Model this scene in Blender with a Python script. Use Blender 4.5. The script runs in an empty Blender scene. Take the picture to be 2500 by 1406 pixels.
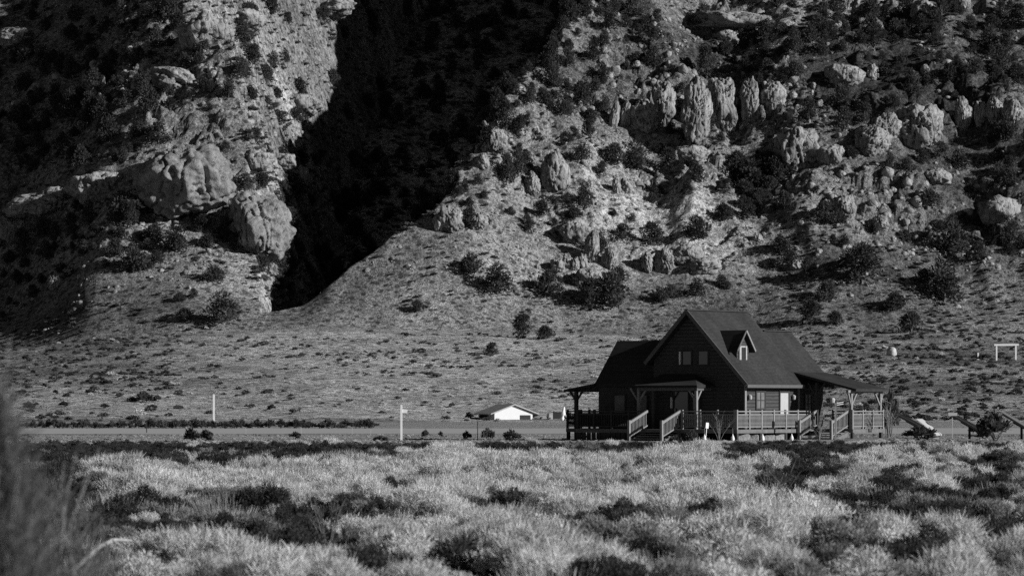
import bpy, math, random
import numpy as np
from mathutils import Vector, Matrix, noise as mnoise

# ------------------------------------------------------------------ camera, sky, sun
scene = bpy.context.scene
F = 9000.0            # focal length in photo pixels (photo is 2500 wide)
HOR = 985.0           # photo row of the horizon
CAMZ = 2.0
cd = bpy.data.cameras.new("camera"); cam = bpy.data.objects.new("camera", cd)
scene.collection.objects.link(cam); scene.camera = cam
cam.location = (0, 0, CAMZ); cam.rotation_euler = (math.radians(90), 0, 0)
cd.sensor_width = 36.0; cd.lens = F / 2500.0 * 36.0
cd.shift_y = (HOR - 703.0) / 2500.0
cd.clip_start = 0.5; cd.clip_end = 6000
cd.dof.use_dof = True; cd.dof.focus_distance = 215; cd.dof.aperture_fstop = 4.5

SUN_AZ = math.radians(23)     # sun to the right, this much towards the camera side
SUN_EL = math.radians(21)
to_sun = Vector((math.cos(SUN_AZ)*math.cos(SUN_EL), -math.sin(SUN_AZ)*math.cos(SUN_EL), math.sin(SUN_EL)))
ld = bpy.data.lights.new("sun", 'SUN'); sun = bpy.data.objects.new("sun", ld)
scene.collection.objects.link(sun)
ld.energy = 5.0; ld.angle = math.radians(0.5); ld.color = (1.0, 1.0, 1.0)
sun.rotation_euler = to_sun.to_track_quat('Z', 'Y').to_euler(); sun.location = (60, -20, 60)
w = bpy.data.worlds.new("World"); scene.world = w; w.use_nodes = True
nt = w.node_tree; bg = nt.nodes['Background']
sky = nt.nodes.new('ShaderNodeTexSky'); sky.sky_type = 'NISHITA'; sky.sun_disc = False
sky.altitude = 2400; sky.air_density = .7; sky.dust_density = .3   # thin, clear high-desert air
sky.sun_elevation = SUN_EL; sky.sun_rotation = math.radians(90) + SUN_AZ
sep = nt.nodes.new('ShaderNodeSeparateColor')       # black-and-white film behind a red filter
comb = nt.nodes.new('ShaderNodeCombineColor')
nt.links.new(sky.outputs[0], sep.inputs[0])
for i in range(3): nt.links.new(sep.outputs[0], comb.inputs[i])
nt.links.new(comb.outputs[0], bg.inputs[0]); bg.inputs[1].default_value = 0.05
scene.view_settings.view_transform = 'Standard'; scene.view_settings.look = 'None'
scene.view_settings.gamma = 1.0; scene.view_settings.exposure = 0.1
scene.cycles.max_bounces = 4; scene.cycles.diffuse_bounces = 1; scene.cycles.glossy_bounces = 1
scene.cycles.use_denoising = False

# ------------------------------------------------------------------ helpers
rnd = random.Random(7)
rs = np.random.RandomState(11)
_perm = rs.rand(256, 256)
def vnoise(x, y, off=0):
    x = np.asarray(x, float) + off*17.31; y = np.asarray(y, float) + off*9.77
    xi = np.floor(x).astype(int); yi = np.floor(y).astype(int)
    fx = x - xi; fy = y - yi
    fx = fx*fx*fx*(fx*(fx*6-15)+10); fy = fy*fy*fy*(fy*(fy*6-15)+10)
    a = _perm[xi & 255, yi & 255]; b = _perm[(xi+1) & 255, yi & 255]
    c = _perm[xi & 255, (yi+1) & 255]; d = _perm[(xi+1) & 255, (yi+1) & 255]
    return (a*(1-fx)+b*fx)*(1-fy) + (c*(1-fx)+d*fx)*fy
def fbm(x, y, o=4, off=0, gain=.5):
    s = 0; amp = 1; tot = 0
    for k in range(o):
        s = s + amp*vnoise(x*2**k, y*2**k, off+k*3.1); tot += amp; amp *= gain
    return s/tot - .5
def ridged(x, y, o=4, off=0):
    s = 0; amp = 1; tot = 0
    for k in range(o):
        s = s + amp*(1-np.abs(2*vnoise(x*2**k, y*2**k, off+k*3.1)-1)); tot += amp; amp *= .5
    return s/tot

def worley(x, y, off=0):
    x = np.asarray(x, float)+off*13.7; y = np.asarray(y, float)+off*5.3
    xi = np.floor(x).astype(int); yi = np.floor(y).astype(int)
    d1 = np.full(x.shape, 9.); d2 = np.full(x.shape, 9.); val = np.zeros(x.shape)
    for i in (-1, 0, 1):
        for j in (-1, 0, 1):
            a = (xi+i) & 255; b = (yi+j) & 255
            dx = xi+i+_perm[a, b]-x; dy = yi+j+_perm[(a+97) & 255, (b+31) & 255]-y; d = np.sqrt(dx*dx+dy*dy)
            n = d < d1; d2 = np.where(n, d1, np.minimum(d2, d)); val = np.where(n, _perm[(a+11) & 255, (b+57) & 255], val); d1 = np.where(n, d, d1)
    return val, d2-d1

def tag(o, label=None, cat=None, group=None, kind=None):
    if label: o['label'] = label
    if cat: o['category'] = cat
    if group: o['group'] = group
    if kind: o['kind'] = kind
    return o
def empty(name, loc, rz=0, scale=1):
    o = bpy.data.objects.new(name, None); scene.collection.objects.link(o)
    o.location = loc; o.rotation_euler = (0, 0, rz); o.scale = (scale,)*3
    return o
def link(name, me, parent=None, loc=(0, 0, 0), rot=(0, 0, 0), scale=(1, 1, 1)):
    o = bpy.data.objects.new(name, me); scene.collection.objects.link(o)
    o.location = loc; o.rotation_euler = rot; o.scale = scale
    if parent: o.parent = parent
    return o
def npmesh(name, V, Q, mat=None, smooth=False, n=4):
    V = np.asarray(V, np.float32); Q = np.asarray(Q, np.int32)
    me = bpy.data.meshes.new(name)
    me.vertices.add(len(V)); me.vertices.foreach_set('co', V.ravel())
    me.loops.add(Q.size); me.loops.foreach_set('vertex_index', Q.ravel())
    me.polygons.add(len(Q))
    me.polygons.foreach_set('loop_start', np.arange(0, Q.size, n, dtype=np.int32))
    me.polygons.foreach_set('loop_total', np.full(len(Q), n, np.int32))
    if smooth: me.polygons.foreach_set('use_smooth', np.ones(len(Q), bool))
    me.update(calc_edges=True)
    if mat: me.materials.append(mat)
    return me
class MB:
    def __init__(s): s.v = []; s.f = []
    def poly(s, pts, faces):
        n = len(s.v); s.v += [tuple(p) for p in pts]; s.f += [tuple(i+n for i in f) for f in faces]
    def box(s, x0, x1, y0, y1, z0, z1):
        p = [(x, y, z) for z in (z0, z1) for y in (y0, y1) for x in (x0, x1)]
        s.poly(p, [(0, 2, 3, 1), (4, 5, 7, 6), (0, 1, 5, 4), (2, 6, 7, 3), (0, 4, 6, 2), (1, 3, 7, 5)])
    def bar(s, a, b, w, h=None):
        a = Vector(a); b = Vector(b); h = h or w; d = (b-a).normalized()
        up = Vector((0, 0, 1)) if abs(d.z) < .95 else Vector((1, 0, 0))
        sx = d.cross(up).normalized(); sy = sx.cross(d).normalized()
        p = []
        for e in (a, b):
            for (i, j) in ((-1, -1), (1, -1), (1, 1), (-1, 1)): p.append(e + sx*i*w/2 + sy*j*h/2)
        s.poly(p, [(0, 1, 2, 3), (7, 6, 5, 4), (0, 4, 5, 1), (1, 5, 6, 2), (2, 6, 7, 3), (3, 7, 4, 0)])
    def tube(s, pts, r0, r1=None, seg=7):
        r1 = r0 if r1 is None else r1; n0 = len(s.v); N = len(pts)
        for i, p in enumerate(pts):
            p = Vector(p); q = Vector(pts[min(i+1, N-1)]) - Vector(pts[max(i-1, 0)])
            d = q.normalized(); up = Vector((0, 0, 1)) if abs(d.z) < .9 else Vector((1, 0, 0))
            sx = d.cross(up).normalized(); sy = sx.cross(d); r = r0 + (r1-r0)*i/max(1, N-1)
            for k in range(seg):
                t = 2*math.pi*k/seg; s.v.append(tuple(p + sx*r*math.cos(t) + sy*r*math.sin(t)))
        for i in range(N-1):
            for k in range(seg):
                a = n0+i*seg+k; b = n0+i*seg+(k+1) % seg; s.f.append((a, b, b+seg, a+seg))
        s.f.append(tuple(n0+k for k in range(seg))[::-1]); s.f.append(tuple(n0+(N-1)*seg+k for k in range(seg)))
    def lathe(s, prof, x=0, y=0, seg=12):
        n0 = len(s.v)
        for (r, z) in prof:
            for k in range(seg):
                t = 2*math.pi*k/seg; s.v.append((x+r*math.cos(t), y+r*math.sin(t), z))
        for i in range(len(prof)-1):
            for k in range(seg):
                a = n0+i*seg+k; b = n0+i*seg+(k+1) % seg; s.f.append((a, b, b+seg, a+seg))
    def slab(s, q, t):          # a sloping sheet of thickness t under the quad/polygon q
        n = len(q); p = [Vector(c) for c in q] + [Vector(c)-Vector((0, 0, t)) for c in q]
        s.poly(p, [tuple(range(n)), tuple(range(2*n-1, n-1, -1))] + [(i, i+n, (i+1) % n+n, (i+1) % n) for i in range(n)])
    def prism(s, prof, y0, y1, axis='y'):   # profile in (x,z) pushed along y, or (y,z) pushed along x
        n = len(prof)
        if axis == 'y': p = [(a, y0, z) for a, z in prof] + [(a, y1, z) for a, z in prof]
        else: p = [(y0, a, z) for a, z in prof] + [(y1, a, z) for a, z in prof]
        s.poly(p, [tuple(range(n)), tuple(range(2*n-1, n-1, -1))] + [(i, i+n, (i+1) % n+n, (i+1) % n) for i in range(n)])
    def mesh(s, name, mat, smooth=False):
        me = bpy.data.meshes.new(name); me.from_pydata(s.v, [], s.f); me.update()
        if mat: me.materials.append(mat)
        import bmesh
        bm = bmesh.new(); bm.from_mesh(me); bmesh.ops.recalc_face_normals(bm, faces=bm.faces); bm.to_mesh(me); bm.free()
        if smooth:
            for p in me.polygons: p.use_smooth = True
        return me
    def build(s, name, mat, parent=None, smooth=False, **k): return link(name, s.mesh(name, mat, smooth), parent, **k)

# ------------------------------------------------------------------ materials (the photograph is black and white: neutral greys)
def newmat(name, rough=.9):
    m = bpy.data.materials.new(name); m.use_nodes = True; b = m.node_tree.nodes['Principled BSDF']
    b.inputs['Roughness'].default_value = rough; b.inputs['Specular IOR Level'].default_value = .1
    return m, m.node_tree, b
def ramp(nt, fac, stops):
    r = nt.nodes.new('ShaderNodeValToRGB'); e = r.color_ramp.elements
    e[0].position = stops[0][0]; e[0].color = (stops[0][1],)*3+(1,)
    e[1].position = stops[-1][0]; e[1].color = (stops[-1][1],)*3+(1,)
    for p, c in stops[1:-1]:
        x = e.new(p); x.color = (c, c, c, 1)
    nt.links.new(fac, r.inputs[0]); return r.outputs[0]
def tnoise(nt, scale, detail=6, rough=.6, vec=None, stretch=None, dist=0):
    n = nt.nodes.new('ShaderNodeTexNoise'); n.inputs['Scale'].default_value = scale
    n.inputs['Detail'].default_value = detail; n.inputs['Roughness'].default_value = rough
    n.inputs['Distortion'].default_value = dist
    if vec is None:
        tc = nt.nodes.new('ShaderNodeTexCoord'); vec = tc.outputs['Object']
    if stretch:
        mp = nt.nodes.new('ShaderNodeMapping'); mp.inputs['Scale'].default_value = stretch
        nt.links.new(vec, mp.inputs[0]); vec = mp.outputs[0]
    nt.links.new(vec, n.inputs['Vector']); return n.outputs[0]
def mixc(nt, fac, a, b, mode='MIX'):
    m = nt.nodes.new('ShaderNodeMix'); m.data_type = 'RGBA'; m.blend_type = mode
    for i, v in ((0, fac), (6, a), (7, b)):
        if hasattr(v, 'links') or hasattr(v, 'is_linked'): nt.links.new(v, m.inputs[i])
        elif i == 0: m.inputs[0].default_value = v
        else: m.inputs[i].default_value = (v, v, v, 1)
    return m.outputs[2]
def bump(nt, b, h, strength, dist):
    n = nt.nodes.new('ShaderNodeBump'); n.inputs['Strength'].default_value = strength; n.inputs['Distance'].default_value = dist
    nt.links.new(h, n.inputs['Height']); nt.links.new(n.outputs[0], b.inputs['Normal'])
def simple(name, v, rough=.8, var=.25, scale=6, bmp=.0):
    m, nt, b = newmat(name, rough)
    n = tnoise(nt, scale); c = ramp(nt, n, [(.25, v*(1-var)), (.75, v*(1+var))])
    nt.links.new(c, b.inputs['Base Color'])
    if bmp: bump(nt, b, n, 1, bmp)
    return m
ROCKV = (.2, .32, .42)
def rock_mat(name='pale_rock', bd=.6, br=1.0, vf=.6):
    m, nt, b = newmat(name, .95)
    n1 = tnoise(nt, .35, 8, .65); c = ramp(nt, n1, [(.3, .21*br), (.5, .33*br), (.7, .44*br)])
    n2 = tnoise(nt, .5, 6, .7, stretch=(1, 1, .35)); st = ramp(nt, n2, [(.36, .6), (.56, 1.0)])
    c = mixc(nt, 1, c, st, 'MULTIPLY')
    n3 = tnoise(nt, 3.5, 5, .7); c = mixc(nt, 1, c, ramp(nt, n3, [(.3, .7), (.6, 1)]), 'MULTIPLY')
    nt.links.new(c, b.inputs['Base Color'])
    v = nt.nodes.new('ShaderNodeTexVoronoi'); v.feature = 'DISTANCE_TO_EDGE'; v.inputs['Scale'].default_value = .55
    tc = nt.nodes.new('ShaderNodeTexCoord'); mp = nt.nodes.new('ShaderNodeMapping'); mp.inputs['Scale'].default_value = (1, 1, .4)
    nt.links.new(tc.outputs['Object'], mp.inputs[0]); nt.links.new(mp.outputs[0], v.inputs['Vector'])
    cr = ramp(nt, v.outputs['Distance'], [(0, 0), (.05, .6), (.2, 1)])
    h = mixc(nt, vf, cr, tnoise(nt, .9, 8, .72)); bump(nt, b, h, 1, bd)
    return m
ROCK = rock_mat()
ROCKS = rock_mat('smooth_pale_rock', .8, .95, .93)
def hill_mat():
    m, nt, b = newmat('hillside_dirt', 1)
    n1 = tnoise(nt, .05, 5, .6); base = ramp(nt, n1, [(.3, .24), (.55, .36), (.75, .46)])
    n2 = tnoise(nt, .5, 8, .7); c = mixc(nt, 1, base, ramp(nt, n2, [(.36, .45), (.56, 1.05)]), 'MULTIPLY')
    n3 = tnoise(nt, 2.2, 4, .75); c = mixc(nt, 1, c, ramp(nt, n3, [(.38, .36), (.53, 1.05)]), 'MULTIPLY')
    n4 = tnoise(nt, .95, 5, .7, dist=.6); c = mixc(nt, 1, c, ramp(nt, n4, [(.40, .5), (.54, 1.15)]), 'MULTIPLY')
    # small dark scrub and pale stones
    tc = nt.nodes.new('ShaderNodeTexCoord')
    v = nt.nodes.new('ShaderNodeTexVoronoi'); v.inputs['Scale'].default_value = .55
    nt.links.new(tc.outputs['Object'], v.inputs['Vector'])
    c = mixc(nt, ramp(nt, v.outputs['Distance'], [(.22, 1), (.34, 0)]), c, .07)
    v2 = nt.nodes.new('ShaderNodeTexVoronoi'); v2.inputs['Scale'].default_value = 1.1
    mp = nt.nodes.new('ShaderNodeMapping'); mp.inputs['Location'].default_value = (3.3, 8.1, 1.7)
    nt.links.new(tc.outputs['Object'], mp.inputs[0]); nt.links.new(mp.outputs[0], v2.inputs['Vector'])
    c = mixc(nt, ramp(nt, v2.outputs['Distance'], [(.13, 1), (.22, 0)]), c, .42)
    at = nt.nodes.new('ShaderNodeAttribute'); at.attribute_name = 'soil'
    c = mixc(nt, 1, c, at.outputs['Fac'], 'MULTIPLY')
    nt.links.new(c, b.inputs['Base Color'])
    h = mixc(nt, .5, n2, n3); bump(nt, b, h, 1, 1.1)
    return m
HILL = hill_mat()
def ground_mat():
    m, nt, b = newmat('dry_soil', 1)
    n1 = tnoise(nt, .12, 6, .6); c = ramp(nt, n1, [(.3, .22), (.7, .4)])
    n3 = tnoise(nt, 2.5, 6, .7, stretch=(1, .5, 1)); c = mixc(nt, 1, c, ramp(nt, n3, [(.35, .5), (.6, 1.05)]), 'MULTIPLY')
    nt.links.new(c, b.inputs['Base Color']); bump(nt, b, n3, 1, .3)
    return m
GROUND = ground_mat()
def leaf_mat(name, lo, hi, rough=.8):
    m, nt, b = newmat(name, rough)
    oi = nt.nodes.new('ShaderNodeObjectInfo'); g = nt.nodes.new('ShaderNodeNewGeometry')
    a = nt.nodes.new('ShaderNodeMath'); a.operation = 'ADD'
    h = nt.nodes.new('ShaderNodeMath'); h.operation = 'MULTIPLY'; h.inputs[1].default_value = .5
    nt.links.new(oi.outputs['Random'], a.inputs[0]); nt.links.new(g.outputs['Random Per Island'], a.inputs[1])
    nt.links.new(a.outputs[0], h.inputs[0])
    c = ramp(nt, h.outputs[0], [(0.1, lo), (0.9, hi)]); nt.links.new(c, b.inputs['Base Color'])
    tr = nt.nodes.new('ShaderNodeBsdfTranslucent'); nt.links.new(c, tr.inputs[0])
    mx = nt.nodes.new('ShaderNodeMixShader'); mx.inputs[0].default_value = .3
    out = nt.nodes['Material Output']
    nt.links.new(b.outputs[0], mx.inputs[1]); nt.links.new(tr.outputs[0], mx.inputs[2]); nt.links.new(mx.outputs[0], out.inputs[0])
    return m
JUN = leaf_mat('juniper_needles', .035, .09)
SAGE = leaf_mat('sage_leaves', .03, .10)
MIDB = leaf_mat('grey_brush', .14, .36)
SLOPEB = leaf_mat('slope_brush', .06, .2)
PALE = leaf_mat('pale_rabbitbrush', .36, .85)
GRASS = leaf_mat('dry_grass', .3, .6)
SCRUB = leaf_mat('dark_scrub', .05, .12)
BARK = simple('bark', .12, .9, .4, 8, .02)
PWOOD = simple('weathered_pale_wood', .36, .8, .2, 8)
WHITE = simple('white_paint', .8, .6, .05)
STONE_W = simple('white_stone', .45, .9, .3, 3, .05)
def wall_mat():
    m, nt, b = newmat('dark_log_siding', .75)
    n = tnoise(nt, 3, 6, .6, stretch=(1, 1, 6)); c = ramp(nt, n, [(.3, .05), (.7, .085)])
    nt.links.new(c, b.inputs['Base Color'])
    wv = nt.nodes.new('ShaderNodeTexWave'); wv.bands_direction = 'Z'; wv.inputs['Scale'].default_value = 1.6
    wv.inputs['Distortion'].default_value = .2
    tc = nt.nodes.new('ShaderNodeTexCoord'); nt.links.new(tc.outputs['Object'], wv.inputs['Vector'])
    bump(nt, b, wv.outputs[1], 1, .05); return m
WALL = wall_mat()
def roof_mat():
    m, nt, b = newmat('dark_shingle', .85)
    n = tnoise(nt, 2.5, 6, .6, stretch=(3, 1, 8)); c = ramp(nt, n, [(.3, .044), (.7, .062)])
    bk = nt.nodes.new('ShaderNodeTexBrick'); tc = nt.nodes.new('ShaderNodeTexCoord'); mp = nt.nodes.new('ShaderNodeMapping')
    mp.inputs['Rotation'].default_value = (0, math.radians(-90), math.radians(90))
    nt.links.new(tc.outputs['Object'], mp.inputs[0]); nt.links.new(mp.outputs[0], bk.inputs['Vector'])
    bk.inputs['Scale'].default_value = 3.2; bk.inputs['Mortar Size'].default_value = .02
    bk.inputs['Color1'].default_value = (1, 1, 1, 1); bk.inputs['Color2'].default_value = (.75,)*3+(1,); bk.inputs['Mortar'].default_value = (.45,)*3+(1,)
    c = mixc(nt, 1, c, bk.outputs[0], 'MULTIPLY'); c = mixc(nt, 1, c, ramp(nt, tnoise(nt, .7, 5, .6, stretch=(.5, 1.4, .5)), [(.35, .78), (.65, 1.12)]), 'MULTIPLY'); nt.links.new(c, b.inputs['Base Color']); bump(nt, b, bk.outputs[0], .6, .03)
    return m
ROOF = roof_mat()
TRIM = simple('grey_trim', .11, .6, .15, 5); DECK = simple('deck_boards', .15, .7, .3, 5)
RAIL = simple('railing_wood', .23, .6, .2, 9); DARKW = simple('dark_timber', .05, .7, .3, 6)
def glass_mat():
    m, nt, b = newmat('window_glass', .08); b.inputs['Base Color'].default_value = (.03, .03, .03, 1)
    b.inputs['Specular IOR Level'].default_value = .6; return m
GLASS = glass_mat(); BLIND = simple('pale_blind', .42, .6, .1, 4)
PANEL = simple('panel_back', .03, .4, .2, 3); METAL = simple('pale_metal', .42, .4, .05)

# ------------------------------------------------------------------ terrain
LY = [690, 702, 712, 718, 728, 750, 776, 816, 860, 1000]
LX = [-47, -48.5, -49.5, -50, -50.5, -55, -63, -69, -71, -70]
RY = [690, 700, 707, 715, 730, 747, 769, 807, 844, 1000]
RX = [-48, -34, -23, -14, -8, -4, 3, 25, 52, 90]
def footY(x): return 682 + 10*(vnoise(x/45.0, x*0+3.3, 5)-.5)*2 + np.where(x < -55, (-(x+55))*.18, 0)
ROCKY = [(1700, 270, 300, 90), (2180, 330, 330, 70), (1420, 600, 110, 100), (1650, 640, 160, 45), (1250, 430, 130, 120), (1800, 80, 240, 60), (660, 330, 110, 60), (540, 110, 240, 100),
         (150, 490, 240, 60), (700, 290, 90, 70), (1100, 540, 60, 60), (1700, 420, 120, 60), (2420, 540, 120, 70), (80, 150, 160, 90), (1500, 440, 160, 50), (2150, 80, 260, 50)]
def rocky(x, y):
    px = 1250+F*x/np.maximum(y, 1); z = 15.5+.66*np.maximum(y-700, 0); py = HOR-F*(z-CAMZ)/np.maximum(y, 1)
    t = fbm(x/16, y/16, 3, 17)*2.6
    for a, b, c, d in ROCKY: t = t+.75*np.exp(-(((px-a)/c)**2+((py-b)/d)**2)**1.5)
    return np.clip(t, 0, 1)*(y > 690)
def H(x, y):
    x = np.asarray(x, float); y = np.asarray(y, float); x, y = np.broadcast_arrays(x, y)
    yf = footY(x); zf = 15.5 - np.clip((-x-40)/70, 0, 1)*4.0 - np.clip((x-60)/80, 0, 1)*1.5
    t = np.clip((y-405)/(yf-405), 0, 1)
    fan = zf*t**1.3
    fan = fan + fbm(x/26, y/26, 4, 1)*2.2*np.clip((y-410)/80, 0, 1) + fbm(x/4.5, y/9, 3, 2)*.5*np.clip((y-410)/60, 0, 1)
    flat = fbm(x/9, y/9, 3, 9)*.25*(1-np.clip((y-225)/10, 0, 1)) + fbm(x/3, y/3, 2, 10)*.1*(1-np.clip((y-225)/10, 0, 1))
    d = y - yf
    slope = .66
    up = np.where(d > 0, slope*d, 0)
    up = np.where(d > 330, slope*330 + .25*(d-330), up)
    up = up*(1-np.exp(-np.clip(d, 0, 1e5)/26.0)) + 0
    rp = np.clip(d/45, 0, 1)
    lat = np.interp(x, [-400, -125, -82, -60, -40, -5, 48, 90, 130, 500], [-40, -5, -1, 0, -5, 9, -8, -5, -1, 30])
    relief = (ridged(x/46, y/60, 3, 4)-.55)*15*rp + fbm(x/15, y/18, 4, 6)*7*rp*np.clip((d-20)/30, 0, 1)
    benches = (ridged(x/9+y/40, y/7, 3, 13)-.5)*3.6*np.clip((d-30)/30, 0, 1)*np.clip(vnoise(x/28, y/24, 8)*2.0-.45, .12, 1)
    rk = rocky(x, y)
    small = (fbm(x/2.6, y/2.6, 3, 14)*1.5 + (ridged(x/4.5, y/3.6, 3, 16)-.5)*1.4*rk)*np.clip(d/60-.25, .10, 1)*(d > -5)
    wx = x+fbm(x/3, y/3, 2, 90)*1.6; wy = y+fbm(x/3, y/3, 2, 91)*1.6
    v1, e1 = worley(wx/5.2, wy/3.6, 3); v2, e2 = worley(wx/2.1, wy/1.7, 7)
    small = small + rk*np.clip((d-25)/30, 0, 1)*((v1-.4)*4.2 - np.clip(1-e1/.14, 0, 1)*1.3 + (v2-.5)*1.7 - np.clip(1-e2/.16, 0, 1)*.6)
    face = zf + up + lat*rp + relief + benches + small*.9
    # the shaded canyon cut between the two hills
    xl = np.interp(y, LY, LX) + (vnoise(y/9, y*0, 21)-.5)*3; xr = np.interp(y, RY, RX) + (vnoise(y/8, y*0+5, 22)-.5)*4 + (vnoise(y/2.5, y*0+5, 23)-.5)*2.5*np.clip((y-720)/20, 0, 1)
    dd = np.minimum(x-xl, xr-x)
    floor = zf - 1.2*np.clip((d-12)/25, 0, 1) + .03*np.clip(y-700, 0, 75) + .43*np.clip(y-778, 0, 1e5) + .4*np.clip(y-1010, 0, 1e5) + fbm(x/14, y/14, 4, 30)*7*np.clip((y-780)/25, 0, 1)
    cut = face - 2.6*np.clip(dd, 0, 1e5)*np.clip((d-1)/6, 0, 1)
    inside = (dd > 0) & (d > 1)
    face = np.where(inside, np.minimum(face, np.maximum(cut, floor)), face)
    k = np.clip((d+6)/16, 0, 1)
    z = np.where(d < -6, fan, fan*(1-k)+face*k)
    return np.where(y < 405, flat, z)
def P(px, py, y0=300, y1=1150):
    """ground point seen at photo pixel (px,py)"""
    if py > 1032:
        y = F*CAMZ/(py-HOR); x = (px-1250)/F*y; return x, y, float(H(x, y))
    yy = np.arange(y0, y1, .25); xx = (px-1250)/F*yy; zz = CAMZ + (HOR-py)/F*yy
    h = H(xx, yy); i = np.argmax(h >= zz)
    return float(xx[i]), float(yy[i]), float(h[i])
def pix(x, y, z): return 1250+F*x/y, HOR-F*(z-CAMZ)/y

def sheet(name, xs, ys, mat):
    X, Y = np.meshgrid(xs, ys); Z = H(X, Y)
    V = np.stack([X, Y, Z], -1).reshape(-1, 3); nx = len(xs); ny = len(ys)
    i = (np.arange(ny-1)[:, None]*nx + np.arange(nx-1)[None, :]).ravel()
    Q = np.stack([i, i+1, i+nx+1, i+nx], -1)
    me = npmesh(name, V, Q, mat, True)
    if name == 'hills':
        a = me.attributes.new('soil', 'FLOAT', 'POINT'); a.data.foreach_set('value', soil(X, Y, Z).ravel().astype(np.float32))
    return link(name, me)
# patches of paler, rockier ground and of darker brushy soil on the slopes (centre and radii given where the photo shows them)
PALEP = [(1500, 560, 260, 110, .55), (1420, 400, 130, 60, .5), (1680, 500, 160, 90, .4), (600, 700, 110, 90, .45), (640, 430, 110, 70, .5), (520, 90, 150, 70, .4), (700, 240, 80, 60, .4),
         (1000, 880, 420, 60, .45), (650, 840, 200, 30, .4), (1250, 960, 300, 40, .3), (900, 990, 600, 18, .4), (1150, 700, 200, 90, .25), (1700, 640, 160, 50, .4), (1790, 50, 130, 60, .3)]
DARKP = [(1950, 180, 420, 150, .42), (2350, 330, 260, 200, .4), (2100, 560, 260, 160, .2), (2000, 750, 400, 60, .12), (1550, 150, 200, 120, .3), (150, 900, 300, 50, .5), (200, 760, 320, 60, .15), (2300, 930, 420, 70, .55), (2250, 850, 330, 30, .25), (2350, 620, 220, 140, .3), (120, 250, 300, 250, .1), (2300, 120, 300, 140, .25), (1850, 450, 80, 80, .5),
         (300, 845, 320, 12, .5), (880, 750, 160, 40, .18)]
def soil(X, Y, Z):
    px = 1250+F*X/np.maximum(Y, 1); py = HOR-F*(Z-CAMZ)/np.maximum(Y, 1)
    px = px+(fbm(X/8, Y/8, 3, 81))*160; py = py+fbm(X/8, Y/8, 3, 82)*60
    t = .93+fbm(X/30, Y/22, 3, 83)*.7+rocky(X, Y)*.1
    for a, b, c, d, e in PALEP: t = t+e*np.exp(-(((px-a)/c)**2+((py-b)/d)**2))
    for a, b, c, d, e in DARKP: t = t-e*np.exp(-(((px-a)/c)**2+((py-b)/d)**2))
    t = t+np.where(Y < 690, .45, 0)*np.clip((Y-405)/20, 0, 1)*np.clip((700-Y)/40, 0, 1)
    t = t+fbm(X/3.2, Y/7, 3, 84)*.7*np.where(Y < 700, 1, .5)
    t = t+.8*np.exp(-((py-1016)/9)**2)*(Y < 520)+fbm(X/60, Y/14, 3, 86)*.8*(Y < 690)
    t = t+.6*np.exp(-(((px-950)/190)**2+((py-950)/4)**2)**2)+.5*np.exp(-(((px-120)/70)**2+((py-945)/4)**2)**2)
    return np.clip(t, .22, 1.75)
side = np.concatenate([np.arange(140, 200, 4), np.arange(200, 600, 25), np.arange(600, 2001, 200)])
xs = np.concatenate([-side[::-1], np.arange(-138, 138.1, .42), side])
g = sheet('ground', np.concatenate([-side[::-1], np.arange(-138, 138.1, 1.0), side]),
          np.concatenate([np.arange(-300, 20, 40), np.arange(20, 230, 1.0), np.arange(230, 405.1, 5)]), GROUND)
tag(g, kind='structure')
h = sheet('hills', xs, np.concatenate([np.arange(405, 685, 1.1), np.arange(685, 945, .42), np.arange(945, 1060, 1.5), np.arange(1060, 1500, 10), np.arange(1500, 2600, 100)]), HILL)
tag(h, kind='structure')

# smooth dirt road / yard behind the field
mroad, ntr, br = newmat('road_dirt', 1)
nr = tnoise(ntr, .6, 6, .6, stretch=(.3, 1, 1)); ntr.links.new(ramp(ntr, nr, [(.3, .33), (.7, .42)]), br.inputs['Base Color'])
V = []; nx = 160
for j, (yy) in enumerate((244, 262, 280, 300)):
    for i in range(nx): V.append((-130+i*1.8, yy + (vnoise(i*.21, j*7.0)-.5)*(5 if j in (0, 3) else 0), .006))
Q = [(j*nx+i, j*nx+i+1, (j+1)*nx+i+1, (j+1)*nx+i) for j in range(3) for i in range(nx-1)]
tag(link('road', npmesh('road', V, Q, mroad)), kind='structure')

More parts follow.
